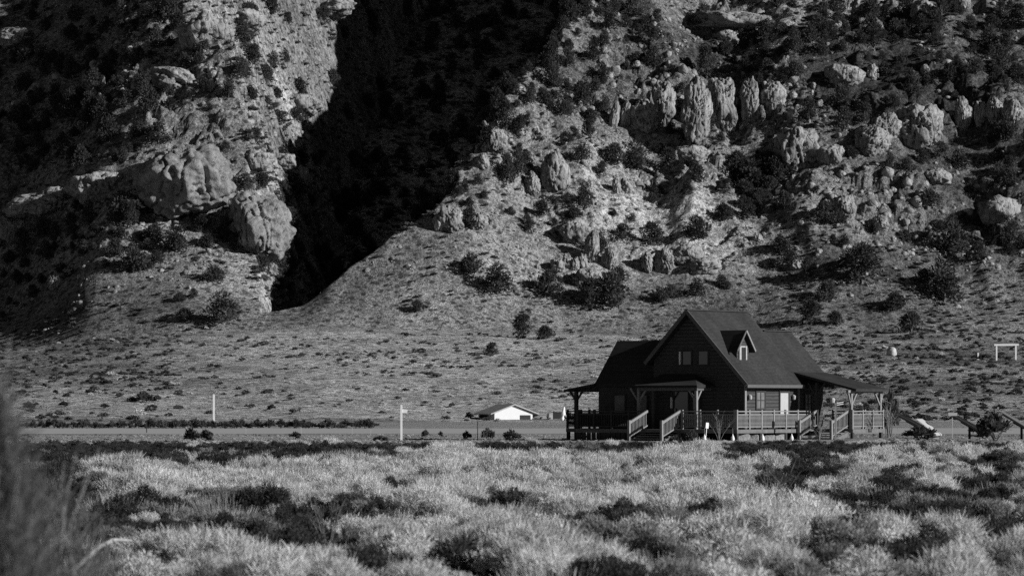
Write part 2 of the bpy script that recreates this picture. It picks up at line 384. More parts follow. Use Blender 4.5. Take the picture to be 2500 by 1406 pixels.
# ------------------------------------------------------------------ plant meshes
def blades(n, gen, mat, name):
    """n narrow quads: gen(k) gives base, direction, length, width"""
    B, D, L, W = gen(n)
    D = D/np.linalg.norm(D, axis=1, keepdims=True)
    S = np.cross(D, rs.normal(size=(n, 3))); S /= np.linalg.norm(S, axis=1, keepdims=True)
    w = W[:, None]; l = L[:, None]
    v = np.stack([B-S*w*.5, B+S*w*.5, B+D*l+S*w*.2, B+D*l-S*w*.2], 1).reshape(-1, 3)
    Q = np.arange(n*4).reshape(-1, 4); return npmesh(name, v, Q, mat)
def mound(rx, rz, n, bl, bw, up, lump, seed, stems=True):
    r = np.random.RandomState(seed)
    def gen(n):
        nc = lump; ca = r.uniform(0, 2*math.pi, nc); cr = np.sqrt(r.uniform(0, 1, nc))*rx*.72
        ch = rz*(1-(cr/rx)**2*.55)*r.uniform(.6, 1.08, nc)
        k = r.randint(0, nc, n); sp = rx*r.uniform(.12, .30, nc)[k]
        th = r.uniform(0, 2*math.pi, n); u = r.uniform(-.2, 1, n); q = np.sqrt(1-u*u); rad = r.uniform(.65, 1.0, n)
        bx = cr[k]*np.cos(ca[k]) + sp*q*np.cos(th)*rad; by = cr[k]*np.sin(ca[k]) + sp*q*np.sin(th)*rad
        bz = np.maximum(.02, (ch[k]-sp*.9) + sp*u*rad*1.0) * r.uniform(.45, 1, n)**.35
        B = np.stack([bx, by, bz], 1)
        D = np.stack([q*np.cos(th)*(1-up)+bx*.35, q*np.sin(th)*(1-up)+by*.35, np.abs(u)*(1-up)+up], 1) + r.normal(size=(n, 3))*.4
        return B, D, bl*r.uniform(.5, 1.2, n), bw*r.uniform(.6, 1.3, n)
    return gen
sage_m = [blades(6500, mound(.55, .62, 0, .05, .014, .2, 20, 100+i), SAGE, 'sagebrush_leaves') for i in range(4)]
pale_m = [blades(8000, mound(.7, .62, 0, .05, .014, .25, 40, 200+i), PALE, 'rabbitbrush_stems') for i in range(2)]
pale_m += [blades(3800, mound(.62, .72, 0, .13, .010, .5, 30, 220+i), PALE, 'rabbitbrush_stems') for i in range(2)]
mid_m = [blades(7500, mound(.55, .62, 0, .05, .013, .2, 22, 240+i), MIDB, 'grey_brush_leaves') for i in range(3)]
slope_m = [blades(420, mound(.6, .55, 0, .18, .09, .3, 9, 360+i), SLOPEB, 'slope_brush_leaves') for i in range(3)]
scrub_m = [blades(500, mound(.6, .6, 0, .2, .09, .3, 8, 300+i), SCRUB, 'scrub_leaves') for i in range(3)]
palescrub_m = [blades(500, mound(.6, .6, 0, .22, .07, .5, 8, 320+i), PALE, 'pale_scrub_leaves') for i in range(2)]
def grass_gen(seed, rad=.35, hgt=.6):
    r = np.random.RandomState(seed)
    def gen(n):
        a = r.uniform(0, 2*math.pi, n); q = np.sqrt(r.uniform(0, 1, n))*rad
        B = np.stack([q*np.cos(a), q*np.sin(a), np.zeros(n)], 1)
        D = np.stack([np.cos(a)*q*1.2+.12, np.sin(a)*q*1.2, np.ones(n)], 1)+r.normal(size=(n, 3))*.13
        return B, D, hgt*r.uniform(.4, 1.15, n), np.full(n, .007)*r.uniform(.7, 1.6, n)
    return gen
grass_m = [blades(520, grass_gen(400+i, .4, .48), GRASS, 'grass_blades') for i in range(3)]
def stem_mesh(seed, hgt=.5, n=9, name='woody_stems'):
    r = random.Random(seed); mb = MB()
    for k in range(n):
        a = r.uniform(0, 6.28); l = r.uniform(.6, 1)*hgt; o = r.uniform(.3, .8)*hgt
        mb.tube([(0, 0, -.05), (math.cos(a)*o*.35, math.sin(a)*o*.35, l*.5), (math.cos(a)*o, math.sin(a)*o, l)], .014, .005, 4)
    return mb.mesh(name, BARK)
stem_m = [stem_mesh(i) for i in range(3)]

def juniper_crown(seed, tall=1.0, n=1500):
    r = np.random.RandomState(seed); nc = 26
    ca = r.uniform(0, 2*math.pi, nc); hh = r.uniform(.12, 1, nc); env = np.sin(np.clip(hh*.9+.16, 0, 1)*math.pi)**.6
    cr = env*r.uniform(.2, .85, nc)*.5
    cx = cr*np.cos(ca); cy = cr*np.sin(ca); cz = hh*tall*.86; sp = r.uniform(.13, .22, nc)
    k = r.randint(0, nc, n); d = r.normal(size=(n, 3)); d /= np.linalg.norm(d, axis=1, keepdims=True)
    rad = (sp[k]*r.uniform(.55, 1.08, n))[:, None]
    B = np.stack([cx[k], cy[k], cz[k]], 1) + d*rad*np.array([1, 1, .9]); B[:, 2] = np.maximum(B[:, 2], .03)
    def gen(_): return B, d + np.array([0, 0, .5]) + r.normal(size=(n, 3))*.4, r.uniform(.05, .1, n), r.uniform(.03, .06, n)
    return blades(n, gen, JUN, 'crown')
crown_m = [juniper_crown(500+i, [1.0, .85, 1.15, .95, 1.3, .8][i]) for i in range(6)]
def trunk_mesh(seed):
    r = random.Random(seed); mb = MB(); mb.tube([(0, 0, -.12), (.01, .01, .15), (.03, -.02, .38), (.0, .03, .7)], .045, .012, 6)
    for k in range(6):
        a = k*1.05+r.random(); z = r.uniform(.1, .4)
        mb.tube([(0, 0, z), (math.cos(a)*.14, math.sin(a)*.14, z+.1), (math.cos(a)*.3, math.sin(a)*.3, z+.24)], .018, .005, 4)
    return mb.mesh('trunk', BARK)
trunk_m = [trunk_mesh(i) for i in range(3)]

def rockmesh(seed, sub=4, block=.5, columns=0.0, flat=0.0, crk=1.0):
    import bmesh
    bm = bmesh.new(); bmesh.ops.create_icosphere(bm, subdivisions=sub, radius=1)
    r = random.Random(seed); off = Vector((r.uniform(-50, 50), r.uniform(-50, 50), r.uniform(-50, 50)))
    planes = []
    for k in range(26):
        n = Vector((r.gauss(0, 1), r.gauss(0, 1), r.gauss(0, .8))).normalized(); planes.append((n, r.uniform(.5, .9)))
    planes += [(Vector((math.cos(t), math.sin(t), r.uniform(-.1, .25))).normalized(), r.uniform(.6, .8)) for t in (r.random()*6, r.random()*6, r.random()*6)]
    fz = .8 if columns > .5 else .95; fs = 1.7
    for v in bm.verts:
        d = v.co.normalized(); R = 1.1
        for n, p in planes:
            c = d.dot(n)
            if c > .05: R = min(R, p/c)
        if sub > 3:
            q = Vector((d.x*fs*1.15, d.y*fs*1.15, d.z*fs*fz))*R + off
            dist, pts = mnoise.voronoi(q); e = dist[1]-dist[0]
            R += crk*.16*(mnoise.cell(pts[0]*3.7)-.5) - crk*.13*max(0, 1-e/.13)
            dist, pts = mnoise.voronoi(q*2.3); e = dist[1]-dist[0]
            R += min(1, crk*1.6)*(.05*(mnoise.cell(pts[0]*3.7)-.5) - .035*max(0, 1-e/.12))
        R += .035*mnoise.noise(d*5+off) + .02*mnoise.noise(d*13+off)
        v.co = d*R
    for f in bm.faces: f.smooth = False
    me = bpy.data.meshes.new('boulder'); bm.to_mesh(me); bm.free(); me.materials.append(ROCK); return me
rub_m = [blades(500, mound(.6, .6, 0, .2, .09, .3, 8, 300+i), SCRUB, 'scrub_leaves') for i in range(3)]
palescrub_m = [blades(500, mound(.6, .6, 0, .22, .07, .5, 8, 320+i), PALE, 'pale_scrub_leaves') for i in range(2)]
def grass_gen(seed, rad=.35, hgt=.6):
    r = np.random.RandomState(seed)
    def gen(n):
        a = r.uniform(0, 2*math.pi, n); q = np.sqrt(r.uniform(0, 1, n))*rad
        B = np.stack([q*np.cos(a), q*np.sin(a), np.zeros(n)], 1)
        D = np.stack([np.cos(a)*q*1.2+.12, np.sin(a)*q*1.2, np.ones(n)], 1)+r.normal(size=(n, 3))*.13
        return B, D, hgt*r.uniform(.4, 1.15, n), np.full(n, .007)*r.uniform(.7, 1.6, n)
    return gen
grass_m = [blades(520, grass_gen(400+i, .4, .48), GRASS, 'grass_blades') for i in range(3)]
def stem_mesh(seed, hgt=.5, n=9, name='woody_stems'):
    r = random.Random(seed); mb = MB()
    for k in range(n):
        a = r.uniform(0, 6.28); l = r.uniform(.6, 1)*hgt; o = r.uniform(.3, .8)*hgt
        mb.tube([(0, 0, -.05), (math.cos(a)*o*.35, math.sin(a)*o*.35, l*.5), (math.cos(a)*o, math.sin(a)*o, l)], .014, .005, 4)
    return mb.mesh(name, BARK)
stem_m = [stem_mesh(i) for i in range(3)]

def juniper_crown(seed, tall=1.0, n=1500):
    r = np.random.RandomState(seed); nc = 26
    ca = r.uniform(0, 2*math.pi, nc); hh = r.uniform(.12, 1, nc); env = np.sin(np.clip(hh*.9+.16, 0, 1)*math.pi)**.6
    cr = env*r.uniform(.2, .85, nc)*.5
    cx = cr*np.cos(ca); cy = cr*np.sin(ca); cz = hh*tall*.86; sp = r.uniform(.13, .22, nc)
    k = r.randint(0, nc, n); d = r.normal(size=(n, 3)); d /= np.linalg.norm(d, axis=1, keepdims=True)
    rad = (sp[k]*r.uniform(.55, 1.08, n))[:, None]
    B = np.stack([cx[k], cy[k], cz[k]], 1) + d*rad*np.array([1, 1, .9]); B[:, 2] = np.maximum(B[:, 2], .03)
    def gen(_): return B, d + np.array([0, 0, .5]) + r.normal(size=(n, 3))*.4, r.uniform(.05, .1, n), r.uniform(.03, .06, n)
    return blades(n, gen, JUN, 'crown')
crown_m = [juniper_crown(500+i, [1.0, .85, 1.15, .95, 1.3, .8][i]) for i in range(6)]
def trunk_mesh(seed):
    r = random.Random(seed); mb = MB(); mb.tube([(0, 0, -.12), (.01, .01, .15), (.03, -.02, .38), (.0, .03, .7)], .045, .012, 6)
    for k in range(6):
        a = k*1.05+r.random(); z = r.uniform(.1, .4)
        mb.tube([(0, 0, z), (math.cos(a)*.14, math.sin(a)*.14, z+.1), (math.cos(a)*.3, math.sin(a)*.3, z+.24)], .018, .005, 4)
    return mb.mesh('trunk', BARK)
trunk_m = [trunk_mesh(i) for i in range(3)]

def rockmesh(seed, sub=4, block=.5, columns=0.0, flat=0.0, crk=1.0):
    import bmesh
    bm = bmesh.new(); bmesh.ops.create_icosphere(bm, subdivisions=sub, radius=1)
    r = random.Random(seed); off = Vector((r.uniform(-50, 50), r.uniform(-50, 50), r.uniform(-50, 50)))
    planes = []
    for k in range(14):
        n = Vector((r.gauss(0, 1), r.gauss(0, 1), r.gauss(0, .8))).normalized(); planes.append((n, r.uniform(.62, .95)))
    for v in bm.verts:
        d = v.co.normalized(); R = 1.0
        for n, p in planes:
            c = d.dot(n)
            if c > .05: R = min(R, p/c)
        R = R*block + (1-block)*.85
        q = d*1.0
        R += .22*mnoise.noise(q*1.7+off) + .10*mnoise.noise(q*4+off) + .045*mnoise.noise(q*9+off)
        if columns:
            c = mnoise.noise(Vector((d.x*5, d.y*5, d.z*.8))+off*2); R -= columns*max(0, .12-abs(c))*3
        v.co = d*R
        if d.z > 0 and flat: v.co.z *= 1-flat*.3
    for f in bm.faces: f.smooth = True
    me = bpy.data.meshes.new('boulder'); bm.to_mesh(me); bm.free(); me.materials.append(ROCK); return me
rub_m = [rockmesh(700+i, 2, .7) for i in range(4)]

# ------------------------------------------------------------------ one-object scatters (kind = stuff)
def protos(name, meshes):
    c = bpy.data.collections.new(name)
    for i, me in enumerate(meshes): c.objects.link(bpy.data.objects.new('%s_%02d' % (name, i), me))
    return c
def scatter(name, coll, pts, rots, scl, idx, label=None, cat=None):
    me = bpy.data.meshes.new(name); n = len(pts)
    me.vertices.add(n); me.vertices.foreach_set('co', np.asarray(pts, np.float32).ravel())
    for nm, ty, da in (('rot', 'FLOAT_VECTOR', rots), ('scl', 'FLOAT_VECTOR', scl)):
        a = me.attributes.new(nm, ty, 'POINT'); a.data.foreach_set('vector', np.asarray(da, np.float32).ravel())
    a = me.attributes.new('idx', 'INT', 'POINT'); a.data.foreach_set('value', np.asarray(idx, np.int32))
    o = link(name, me); tag(o, label, cat, kind='stuff')
    ng = bpy.data.node_groups.new(name+'_nodes', 'GeometryNodeTree')
    ng.interface.new_socket('Geometry', in_out='INPUT', socket_type='NodeSocketGeometry')
    ng.interface.new_socket('Geometry', in_out='OUTPUT', socket_type='NodeSocketGeometry')
    N = ng.nodes; gi = N.new('NodeGroupInput'); go = N.new('NodeGroupOutput')
    iop = N.new('GeometryNodeInstanceOnPoints'); ci = N.new('GeometryNodeCollectionInfo')
    ci.inputs['Collection'].default_value = coll; ci.inputs['Separate Children'].default_value = True; ci.inputs['Reset Children'].default_value = True
    iop.inputs['Pick Instance'].default_value = True
    def attr(nm, ty):
        a = N.new('GeometryNodeInputNamedAttribute'); a.data_type = ty; a.inputs[0].default_value = nm; return a.outputs[0]
    L = ng.links; L.new(gi.outputs[0], iop.inputs['Points']); L.new(ci.outputs[0], iop.inputs['Instance'])
    L.new(attr('idx', 'INT'), iop.inputs['Instance Index']); L.new(attr('rot', 'FLOAT_VECTOR'), iop.inputs['Rotation'])
    L.new(attr('scl', 'FLOAT_VECTOR'), iop.inputs['Scale']); L.new(iop.outputs[0], go.inputs[0])
    m = o.modifiers.new('scatter', 'NODES'); m.node_group = ng
    return o

# ------------------------------------------------------------------ boulders and outcrops (photo pixel of base centre, width, height in px)
OUT = [
 (455, 512, 225, 158, .55, 'huge blocky pale boulder high on the left slope, black shadow on its left side'),
 (628, 612, 158, 138, .6, 'large rounded boulder at the canyon edge below the huge blocky one'),
 (736, 455, 44, 52, .8, 'small round boulder jutting out over the black canyon on the left hill'),
 (235, 490, 130, 80, .6, 'pale rock ledge left of the huge boulder, its near end'),
 (120, 520, 180, 70, .5, 'long pale ledge of rock running to the left edge of the photo'),
 (20, 590, 90, 80, .5, 'rounded outcrop at the left edge under the long pale ledge'),
 (425, 222, 120, 60, .4, 'pale tilted slab above the huge boulder on the left hill'),
 (660, 258, 52, 22, .4, 'thin bright slab lying in the dirt near the top of the left hill'),
 (735, 275, 90, 50, .5, 'bright rocky knob at the right edge of the left hill'),
 (620, 420, 90, 60, .6, 'fractured outcrop touching the right side of the huge boulder'),
 (690, 410, 60, 45, .6, 'small broken outcrop between the huge boulder and the round canyon-edge one'),
 (500, 110, 110, 90, .5, 'broken pale cliff near the top of the left hill'),
 (600, 70, 80, 50, .5, 'low pale crag at the top edge of the photo on the left hill'),
 (800, 40, 120, 50, .5, 'pale rocky crest at the top where the left hill meets the canyon'),
 (45, 110, 120, 50, .8, 'dim columnar cliff in the top left corner'),
 (136, 705, 38, 40, .9, 'lone grey boulder low on the shaded left slope'),
 (1500, 312, 20, 70, 1.0, 'thin leaning rock blade at the left end of the pillar row'),
 (1528, 310, 22, 78, 1.0, 'slim pale pillar second from the left in the pillar row'),
 (1572, 318, 66, 82, .8, 'split pale rock fin in the pillar row'),
 (1615, 300, 70, 110, .8, 'tall blocky pillar left of the bright central pinnacle'),
 (1700, 330, 66, 150, .8, 'bright central pinnacle of the pillar row'),
 (1762, 312, 76, 130, .8, 'broad teardrop rock face right of the bright central pinnacle'),
 (1832, 295, 44, 110, .9, 'narrow grey column with a flat top in the pillar row'),
 (1885, 262, 56, 70, .8, 'rounded grey block at the right end of the pillar row'),
 (1690, 402, 76, 46, .8, 'smooth dome-shaped rock below the bright central pinnacle'),
 (1790, 72, 180, 56, .5, 'wide pale cliff band under the top edge on the right hill'),
 (1775, 110, 60, 40, .6, 'small angular block below the wide pale cliff band'),
 (1890, 408, 36, 84, .9, 'narrow rock rib left of the big lower slab'),
 (1950, 410, 96, 120, .7, 'big smooth slab-faced outcrop in the middle of the right hill'),
 (2030, 400, 60, 52, .7, 'low rounded rock right of the big smooth slab-faced outcrop'),
 (2165, 345, 64, 80, .8, 'cracked leaf-shaped rock face on the right hill'),
 (2240, 345, 104, 110, .7, 'bulging grey outcrop beside the cracked leaf-shaped face'),
 (2130, 380, 80, 80, .7, 'rough broken rock below the cracked leaf-shaped face'),
 (2352, 325, 36, 84, 1.0, 'bright pointed fin against a black hollow near the right edge'),
 (2396, 305, 30, 64, 1.0, 'smaller bright fin right of the pointed one'),
 (2430, 300, 34, 70, 1.0, 'dim upright slab between the fins and the right edge'),
 (2475, 300, 46, 66, .8, 'rounded grey rock at the right edge beside the fins'),
 (2130, 195, 26, 40, .9, 'small upright pale block high on the right hill'),
 (2060, 210, 80, 60, .6, 'long ribbed rock high on the right hill'),
 (2260, 45, 60, 50, .6, 'bright angular rock at the top right'),
 (2350, 25, 34, 50, .8, 'pale block cut by the top edge at the top right'),
 (1300, 478, 32, 56, 1.0, 'bright isolated tooth of rock standing against the dark'),
 (1352, 470, 60, 110, .8, 'pale cliff edge right of the isolated tooth'),
 (1205, 372, 60, 70, .7, 'sunlit crag on the canyon rim of the right hill'),
 (1180, 410, 26, 40, .9, 'small pale knob just under the sunlit rim crag'),
 (1100, 560, 66, 66, .8, 'fluted outcrop at the canyon edge above the smooth talus'),
 (1070, 565, 22, 50, 1.0, 'thin curved rock flake at the far left of the fluted outcrop'),
 (1165, 560, 50, 46, .7, 'shadowed broken rock right of the fluted outcrop'),
 (1505, 470, 18, 40, 1.0, 'left one of two small pale teeth mid-slope on the right hill'),
 (1530, 470, 26, 40, 1.0, 'right one of two small pale teeth mid-slope on the right hill'),
 (1400, 590, 80, 60, .7, 'pale crag above the cluster of rounded columns'),
 (1362, 665, 34, 40, .9, 'squat rock at the left of the cluster of rounded columns'),
 (1384, 655, 22, 42, 1.0, 'rounded column leftmost in the cluster above the junipers'),
 (1404, 662, 20, 40, 1.0, 'rounded column second in the cluster above the junipers'),
 (1424, 655, 22, 40, 1.0, 'rounded column third in the cluster above the junipers'),
 (1446, 640, 32, 90, .9, 'tall pale column above the juniper clump'),
 (1440, 700, 60, 50, .7, 'pale footing rock below the tall column and above the juniper clump'),
 (1490, 660, 34, 60, .9, 'rock rib right of the tall pale column'),
 (1580, 665, 26, 60, 1.0, 'small dark-sided rib left of the fluted pale crag'),
 (1625, 665, 50, 70, .8, 'fluted pale crag mid-slope left of the rounded boulder pile'),
 (1680, 640, 70, 50, .7, 'rounded boulder pile above the roof of the house'),
 (1715, 662, 80, 40, .6, 'low flat-topped rock right of the rounded boulder pile'),
 (1850, 590, 24, 24, .9, 'small boulder alone on the slope above the house roof'),
 (1943, 660, 28, 28, .9, 'round pale boulder beside a dark juniper above the house'),
 (2062, 530, 58, 60, .7, 'pale lumpy boulder right of a round juniper'),
 (2150, 565, 34, 46, .9, 'pale boulder with a dark hollow on its left'),
 (2440, 540, 90, 66, .6, 'smooth pale rock mass near the right edge mid-slope'),
 (2290, 450, 60, 40, .7, 'grey ledge right of the middle of the right hill'),
]
rocksites = []
def put_rock(k, px, py, wpx, hpx, block, label, name='rock_outcrop', cat='rock'):
    x, y, z = P(px, py); s = F/y; wm = wpx/s; hm = hpx/s
    sub = 6 if wpx*hpx > 12000 else 5 if wpx*hpx > 1500 else 4
    me = rockmesh(900+k, sub, .55, .9 if hpx > wpx*.9 else .35, .12 if wpx*hpx > 15000 else .42)
    me.name = name
    if wpx*hpx > 15000: me.materials[0] = ROCKS
    a = rnd.uniform(0, 6.28); me.transform(Matrix.Diagonal((wm*.66, wm*.66, hm*.68, 1)) @ Matrix.Rotation(a, 4, 'Z'))
    o = link(name, me, loc=(x, y+wm*(.12 if wpx*hpx > 15000 else .25), z+hm*(.42 if wpx*hpx > 15000 else .36)), rot=(rnd.uniform(-.16, .16), rnd.uniform(-.2, .2), 0))
    tag(o, label, cat, 'rock outcrops on the hillsides'); rocksites.append((px, py-hpx/2, wpx/2, hpx/2)); return o
for k, r_ in enumerate(OUT): put_rock(k, *r_)
x, y, z = P(2177, 868); o = link('boulder', rockmesh(1200, 3, .8), loc=(x, y, z+.5), scale=(.9, .9, .95)); o.data.name = 'boulder'
o.data.materials[0] = STONE_W; tag(o, 'small white boulder on the brushy slope right of the house', 'rock')

# ------------------------------------------------------------------ junipers
TREES = [ # px, py(base), width px, tall
 (2018, 738, 52, 'round juniper with a long black shadow, left of two alike on the lower right slope'),
 (2182, 760, 54, 'round juniper with a long black shadow, right of two alike on the lower right slope'),
 (2305, 738, 90, 'largest juniper low on the right slope, ragged with a wide black shadow'),
 (2256, 695, 40, 'small upright juniper behind the largest one low on the right slope'),
 (2105, 690, 80, 'broad juniper beside a broad black shadow on the right slope'),
 (2070, 655, 40, 'juniper up-slope of the broad one on the right hill'),
 (2020, 545, 52, 'dense round juniper touching the pale lumpy boulder'),
 (2265, 510, 52, 'dark round juniper mid-slope near the right edge'),
 (2330, 625, 70, 'spreading juniper right of the middle of the right slope'),
 (2040, 792, 34, 'small juniper just above and right of the house'),
 (1980, 792, 50, 'low dark juniper above the right end of the house roof'),
 (2225, 812, 60, 'juniper at the foot of the right slope beside the far track'),
 (1640, 728, 34, 'pointed juniper under the fluted pale crag'),
 (1612, 738, 40, 'low juniper in front of the pointed one under the fluted crag'),
 (1700, 722, 38, 'round juniper above the house ridge'),
 (1492, 748, 84, 'wide juniper at the right end of the dark clump below the rounded columns'),
 (1440, 750, 60, 'juniper in the middle of the dark clump below the rounded columns'),
 (1400, 697, 34, 'small round juniper standing among the rounded columns'),
 (1340, 720, 60, 'juniper at the left end of the dark clump below the rounded columns'),
 (1150, 668, 56, 'juniper with a long thin shadow at the top of the smooth talus'),
 (1215, 720, 66, 'broad low juniper in the middle of the smooth talus'),
 (1018, 760, 30, 'small juniper on the smooth talus near the canyon'),
 (1275, 825, 50, 'juniper at the foot of the talus'),
 (1330, 828, 40, 'second juniper at the foot of the talus towards the house'),
 (1200, 865, 30, 'small bush-like juniper below the talus'),
 (1402, 535, 34, 'small juniper on bright rock above the rounded columns'),
 (1550, 412, 60, 'juniper right of centre of the bright upper slope'),
 (1500, 400, 50, 'juniper left of another on the bright upper slope'),
 (1590, 600, 50, 'juniper between the tall column and the fluted crag'),
 (1765, 540, 50, 'round juniper on the bright shoulder of the right hill'),
 (1520, 590, 40, 'juniper just right of the cluster of columns'),
 (1700, 580, 60, 'juniper above the rounded boulder pile'),
 (1835, 480, 80, 'biggest tree of the black gully on the right hill'),
 (1800, 430, 60, 'upper tree of the black gully on the right hill'),
 (1870, 440, 60, 'right tree of the black gully on the right hill'),
 (1905, 620, 50, 'juniper on the open slope above the house roof'),
 (1930, 650, 40, 'juniper just left of the round pale boulder'),
 (520, 690, 48, 'round juniper alone on the bright lower left slope'),
 (430, 615, 56, 'juniper with a long shadow, middle of the left slope'),
 (506, 605, 36, 'juniper in a pair below the huge boulder, lower of the two'),
 (496, 562, 34, 'juniper in a pair below the huge boulder, upper of the two'),
 (376, 592, 50, 'juniper up-slope and left in the middle of the left slope'),
 (325, 665, 60, 'dark juniper on the lower left slope near the shade'),
 (440, 735, 26, 'small juniper low on the left slope'),
 (545, 790, 70, 'juniper at the mouth of the canyon'),
 (502, 400, 24, 'tiny juniper growing on the face of the huge boulder'),
 (472, 727, 20, 'tiny round bush-like juniper on the lower left slope'),
 (430, 530, 70, 'juniper in the dark row under the huge boulder, right end'),
 (370, 530, 70, 'juniper in the dark row under the huge boulder, middle'),
 (310, 540, 80, 'juniper in the dark row under the huge boulder, left end'),
 (600, 470, 40, 'juniper growing between the huge boulder and the canyon-edge boulder'),
 (640, 460, 40, 'juniper on the fractured rock right of the huge boulder'),
 (590, 610, 50, 'juniper at the foot of the canyon-edge boulder'),
 (450, 785, 40, 'low juniper at the foot of the left slope'),
]
# density discs in the photo: px, py, radius x, radius y, density
DENS = [(120, 150, 260, 190, .55), (60, 330, 220, 110, .6), (250, 300, 200, 110, .8), (150, 590, 190, 70, 1.1), (60, 680, 130, 60, .35),
        (330, 60, 160, 90, .8), (560, 180, 170, 90, .6), (640, 300, 110, 70, .6), (720, 130, 70, 60, .7), (740, 330, 60, 60, .6),
        (430, 290, 110, 50, .6), (220, 640, 150, 50, .6), (690, 440, 60, 40, .4),
        (1450, 60, 90, 90, 1.2), (1380, 180, 120, 110, .8), (1250, 290, 90, 90, .8), (1230, 440, 90, 60, .8), (1500, 90, 120, 80, .8), (1160, 470, 60, 40, .7), (1260, 540, 130, 40, .5),
        (1650, 180, 150, 60, .5), (1900, 150, 200, 90, .7), (2200, 110, 260, 110, .9), (2420, 130, 150, 130, 1.0), (2150, 240, 150, 60, .6),
        (1840, 460, 70, 70, 1.0), (2380, 400, 150, 80, .7), (2250, 420, 120, 60, .5), (2420, 600, 100, 60, .5), (1580, 500, 160, 50, .3), (1650, 400, 120, 50, .3),
        (2000, 30, 160, 40, .7), (1600, 590, 180, 50, .25), (2080, 600, 220, 80, .12), (1900, 720, 200, 60, .1)]
def dens(px, py):
    d = .045
    for (cx, cy, rx, ry, w_) in DENS:
        q = ((px-cx)/rx)**2 + ((py-cy)/ry)**2
        d = max(d, w_*max(0, 1-q*.6))
    return d
def zone(px, py):
    if px < 800:
        if py < 200: return 'dark juniper in the crowded stand at the top of the left hill'
        if py < 420: return 'dark juniper on the upper left hill above the huge boulder'
        return 'dark juniper on the lower left hill beside or below the huge boulder'
    if px < 1500:
        if py < 330: return 'dark juniper lining the upper canyon rim of the right hill'
        return 'dark juniper on the canyon side of the right hill below the rim crag'
    if px < 2000:
        if py < 300: return 'dark juniper around and above the pillar row of the right hill'
        return 'dark juniper below the pillar row of the right hill'
    if py < 250: return 'dark juniper in the crowded stand at the top right'
    return 'dark juniper on the right hill nearest the right edge'
def juniper(x, y, z, wm, tall, k, label, group):
    e = empty('juniper_tree', (x, y, z), rnd.uniform(0, 6.28), 1)
    tag(e, label, 'tree', group)
    c = link('crown', crown_m[k % 6], e, scale=(wm, wm, wm*tall)); t = link('trunk', trunk_m[k % 3], e, scale=(wm, wm, wm*tall))
    return e
for k, (px, py, wpx, lab) in enumerate(TREES):
    x, y, z = P(px, py); juniper(x, y, z-.15, 1.28*wpx*y/F, .82, k, lab, 'junipers on the open slopes')
cand = []
tr = random.Random(5)
for i in range(26000):
    x = tr.uniform(-118, 118); y = tr.uniform(703, 850)
    if tr.random() > .42: continue
    z = float(H(x, y)); px, py = pix(x, y, z)
    if not (-60 < px < 2560 and -60 < py < 830): continue
    if tr.random() > dens(px, py)*.5: continue
    xl = np.interp(y, LY, LX); xr = np.interp(y, RY, RX)
    if x > xl+2 and x < xr-2: continue
    wm = 1.7+3.4*tr.random()**1.3*(1 if py < 500 else .85)
    if any((px-a)**2/(c*1.0)**2+(py-b)**2/(d*1.0)**2 < 1.0 for a, b, c, d in rocksites): continue
    if any((x-a[0])**2+(y-a[1])**2 < ((wm+a[3])*.36)**2 for a in cand): continue
    # seen from the camera?
    tt = np.linspace(.86, .995, 40); vis = bool(np.all(H(x*tt, y*tt) < CAMZ+(z+wm*.7-CAMZ)*tt))
    cand.append((x, y, z, wm, px, py, vis, tr.randrange(6)))
seen = sorted([c for c in cand if c[6]], key=lambda c: -c[3]/c[1])
n_ind = 296-len(TREES)
for c in seen[:n_ind]: 
    zn = zone(c[4], c[5]); juniper(c[0], c[1], c[2]-.15, c[3], tr.uniform(.75, 1.35), c[7], zn, zn.replace('dark juniper', 'junipers'))
rest = seen[n_ind:] + [c for c in cand if not c[6]]
# canyon woods, added dense and dark to deepen the shade there
for i in range(650):
    y = tr.uniform(715, 1000); xl = np.interp(y, LY, LX); xr = np.interp(y, RY, RX); x = tr.uniform(xl+1, xr-1); z = float(H(x, y))
    rest.append((x, y, z, tr.uniform(2.5, 5), 0, 0, False, tr.randrange(6)))
print('junipers', len(seen), len(cand))
jc = protos('juniper_proto', crown_m)
scatter('juniper_woodland', jc, [(c[0], c[1], c[2]-.2) for c in rest], [(0, 0, c[3]*9) for c in rest], [(c[3],)*3 for c in rest], [c[7] for c in rest],
        'distant mass of smaller junipers covering the upper slopes and canyon', 'trees')

# scrub and rubble over the slopes
def inframe(x, y, m=80):
    z = H(x, y); px = 1250+F*x/y; py = HOR-F*(z-CAMZ)/y
    return z, px, py, (px > -m) & (px < 2500+m) & (py > -m)
N = 60000
x = rs.uniform(-135, 135, N); y = rs.uniform(690, 850, N); z, px, py, ok = inframe(x, y)
prob = np.clip(fbm(x/12, y/12, 3, 40)*2.2+.32, .03, 1)*np.where((px < 500), 1.5, 1)*np.where(px > 1900, 1.2, .8)
ok &= rs.rand(N) < prob*.34*np.where((py > 640) & (px > 640) & (px < 1900), .3, 1)
Nc = 9000; xc = rs.uniform(-60, 60, Nc); yc = rs.uniform(705, 1010, Nc); xl_ = np.interp(yc, LY, LX); xr_ = np.interp(yc, RY, RX)  # extra scrub added inside the canyon to blacken its shade
xc = xl_+(xr_-xl_)*rs.rand(Nc)
x = np.concatenate([x, xc]); y = np.concatenate([y, yc]); z = np.concatenate([z, H(xc, yc)]); ok = np.concatenate([ok, np.ones(Nc, bool)])
x, y, z = x[ok], y[ok], z[ok]; n = len(x); s = (.4+1.1*rs.rand(n)**2)*np.where(np.arange(n) >= n-Nc, 1.5, 1)
sc = protos('scrub_proto', slope_m)
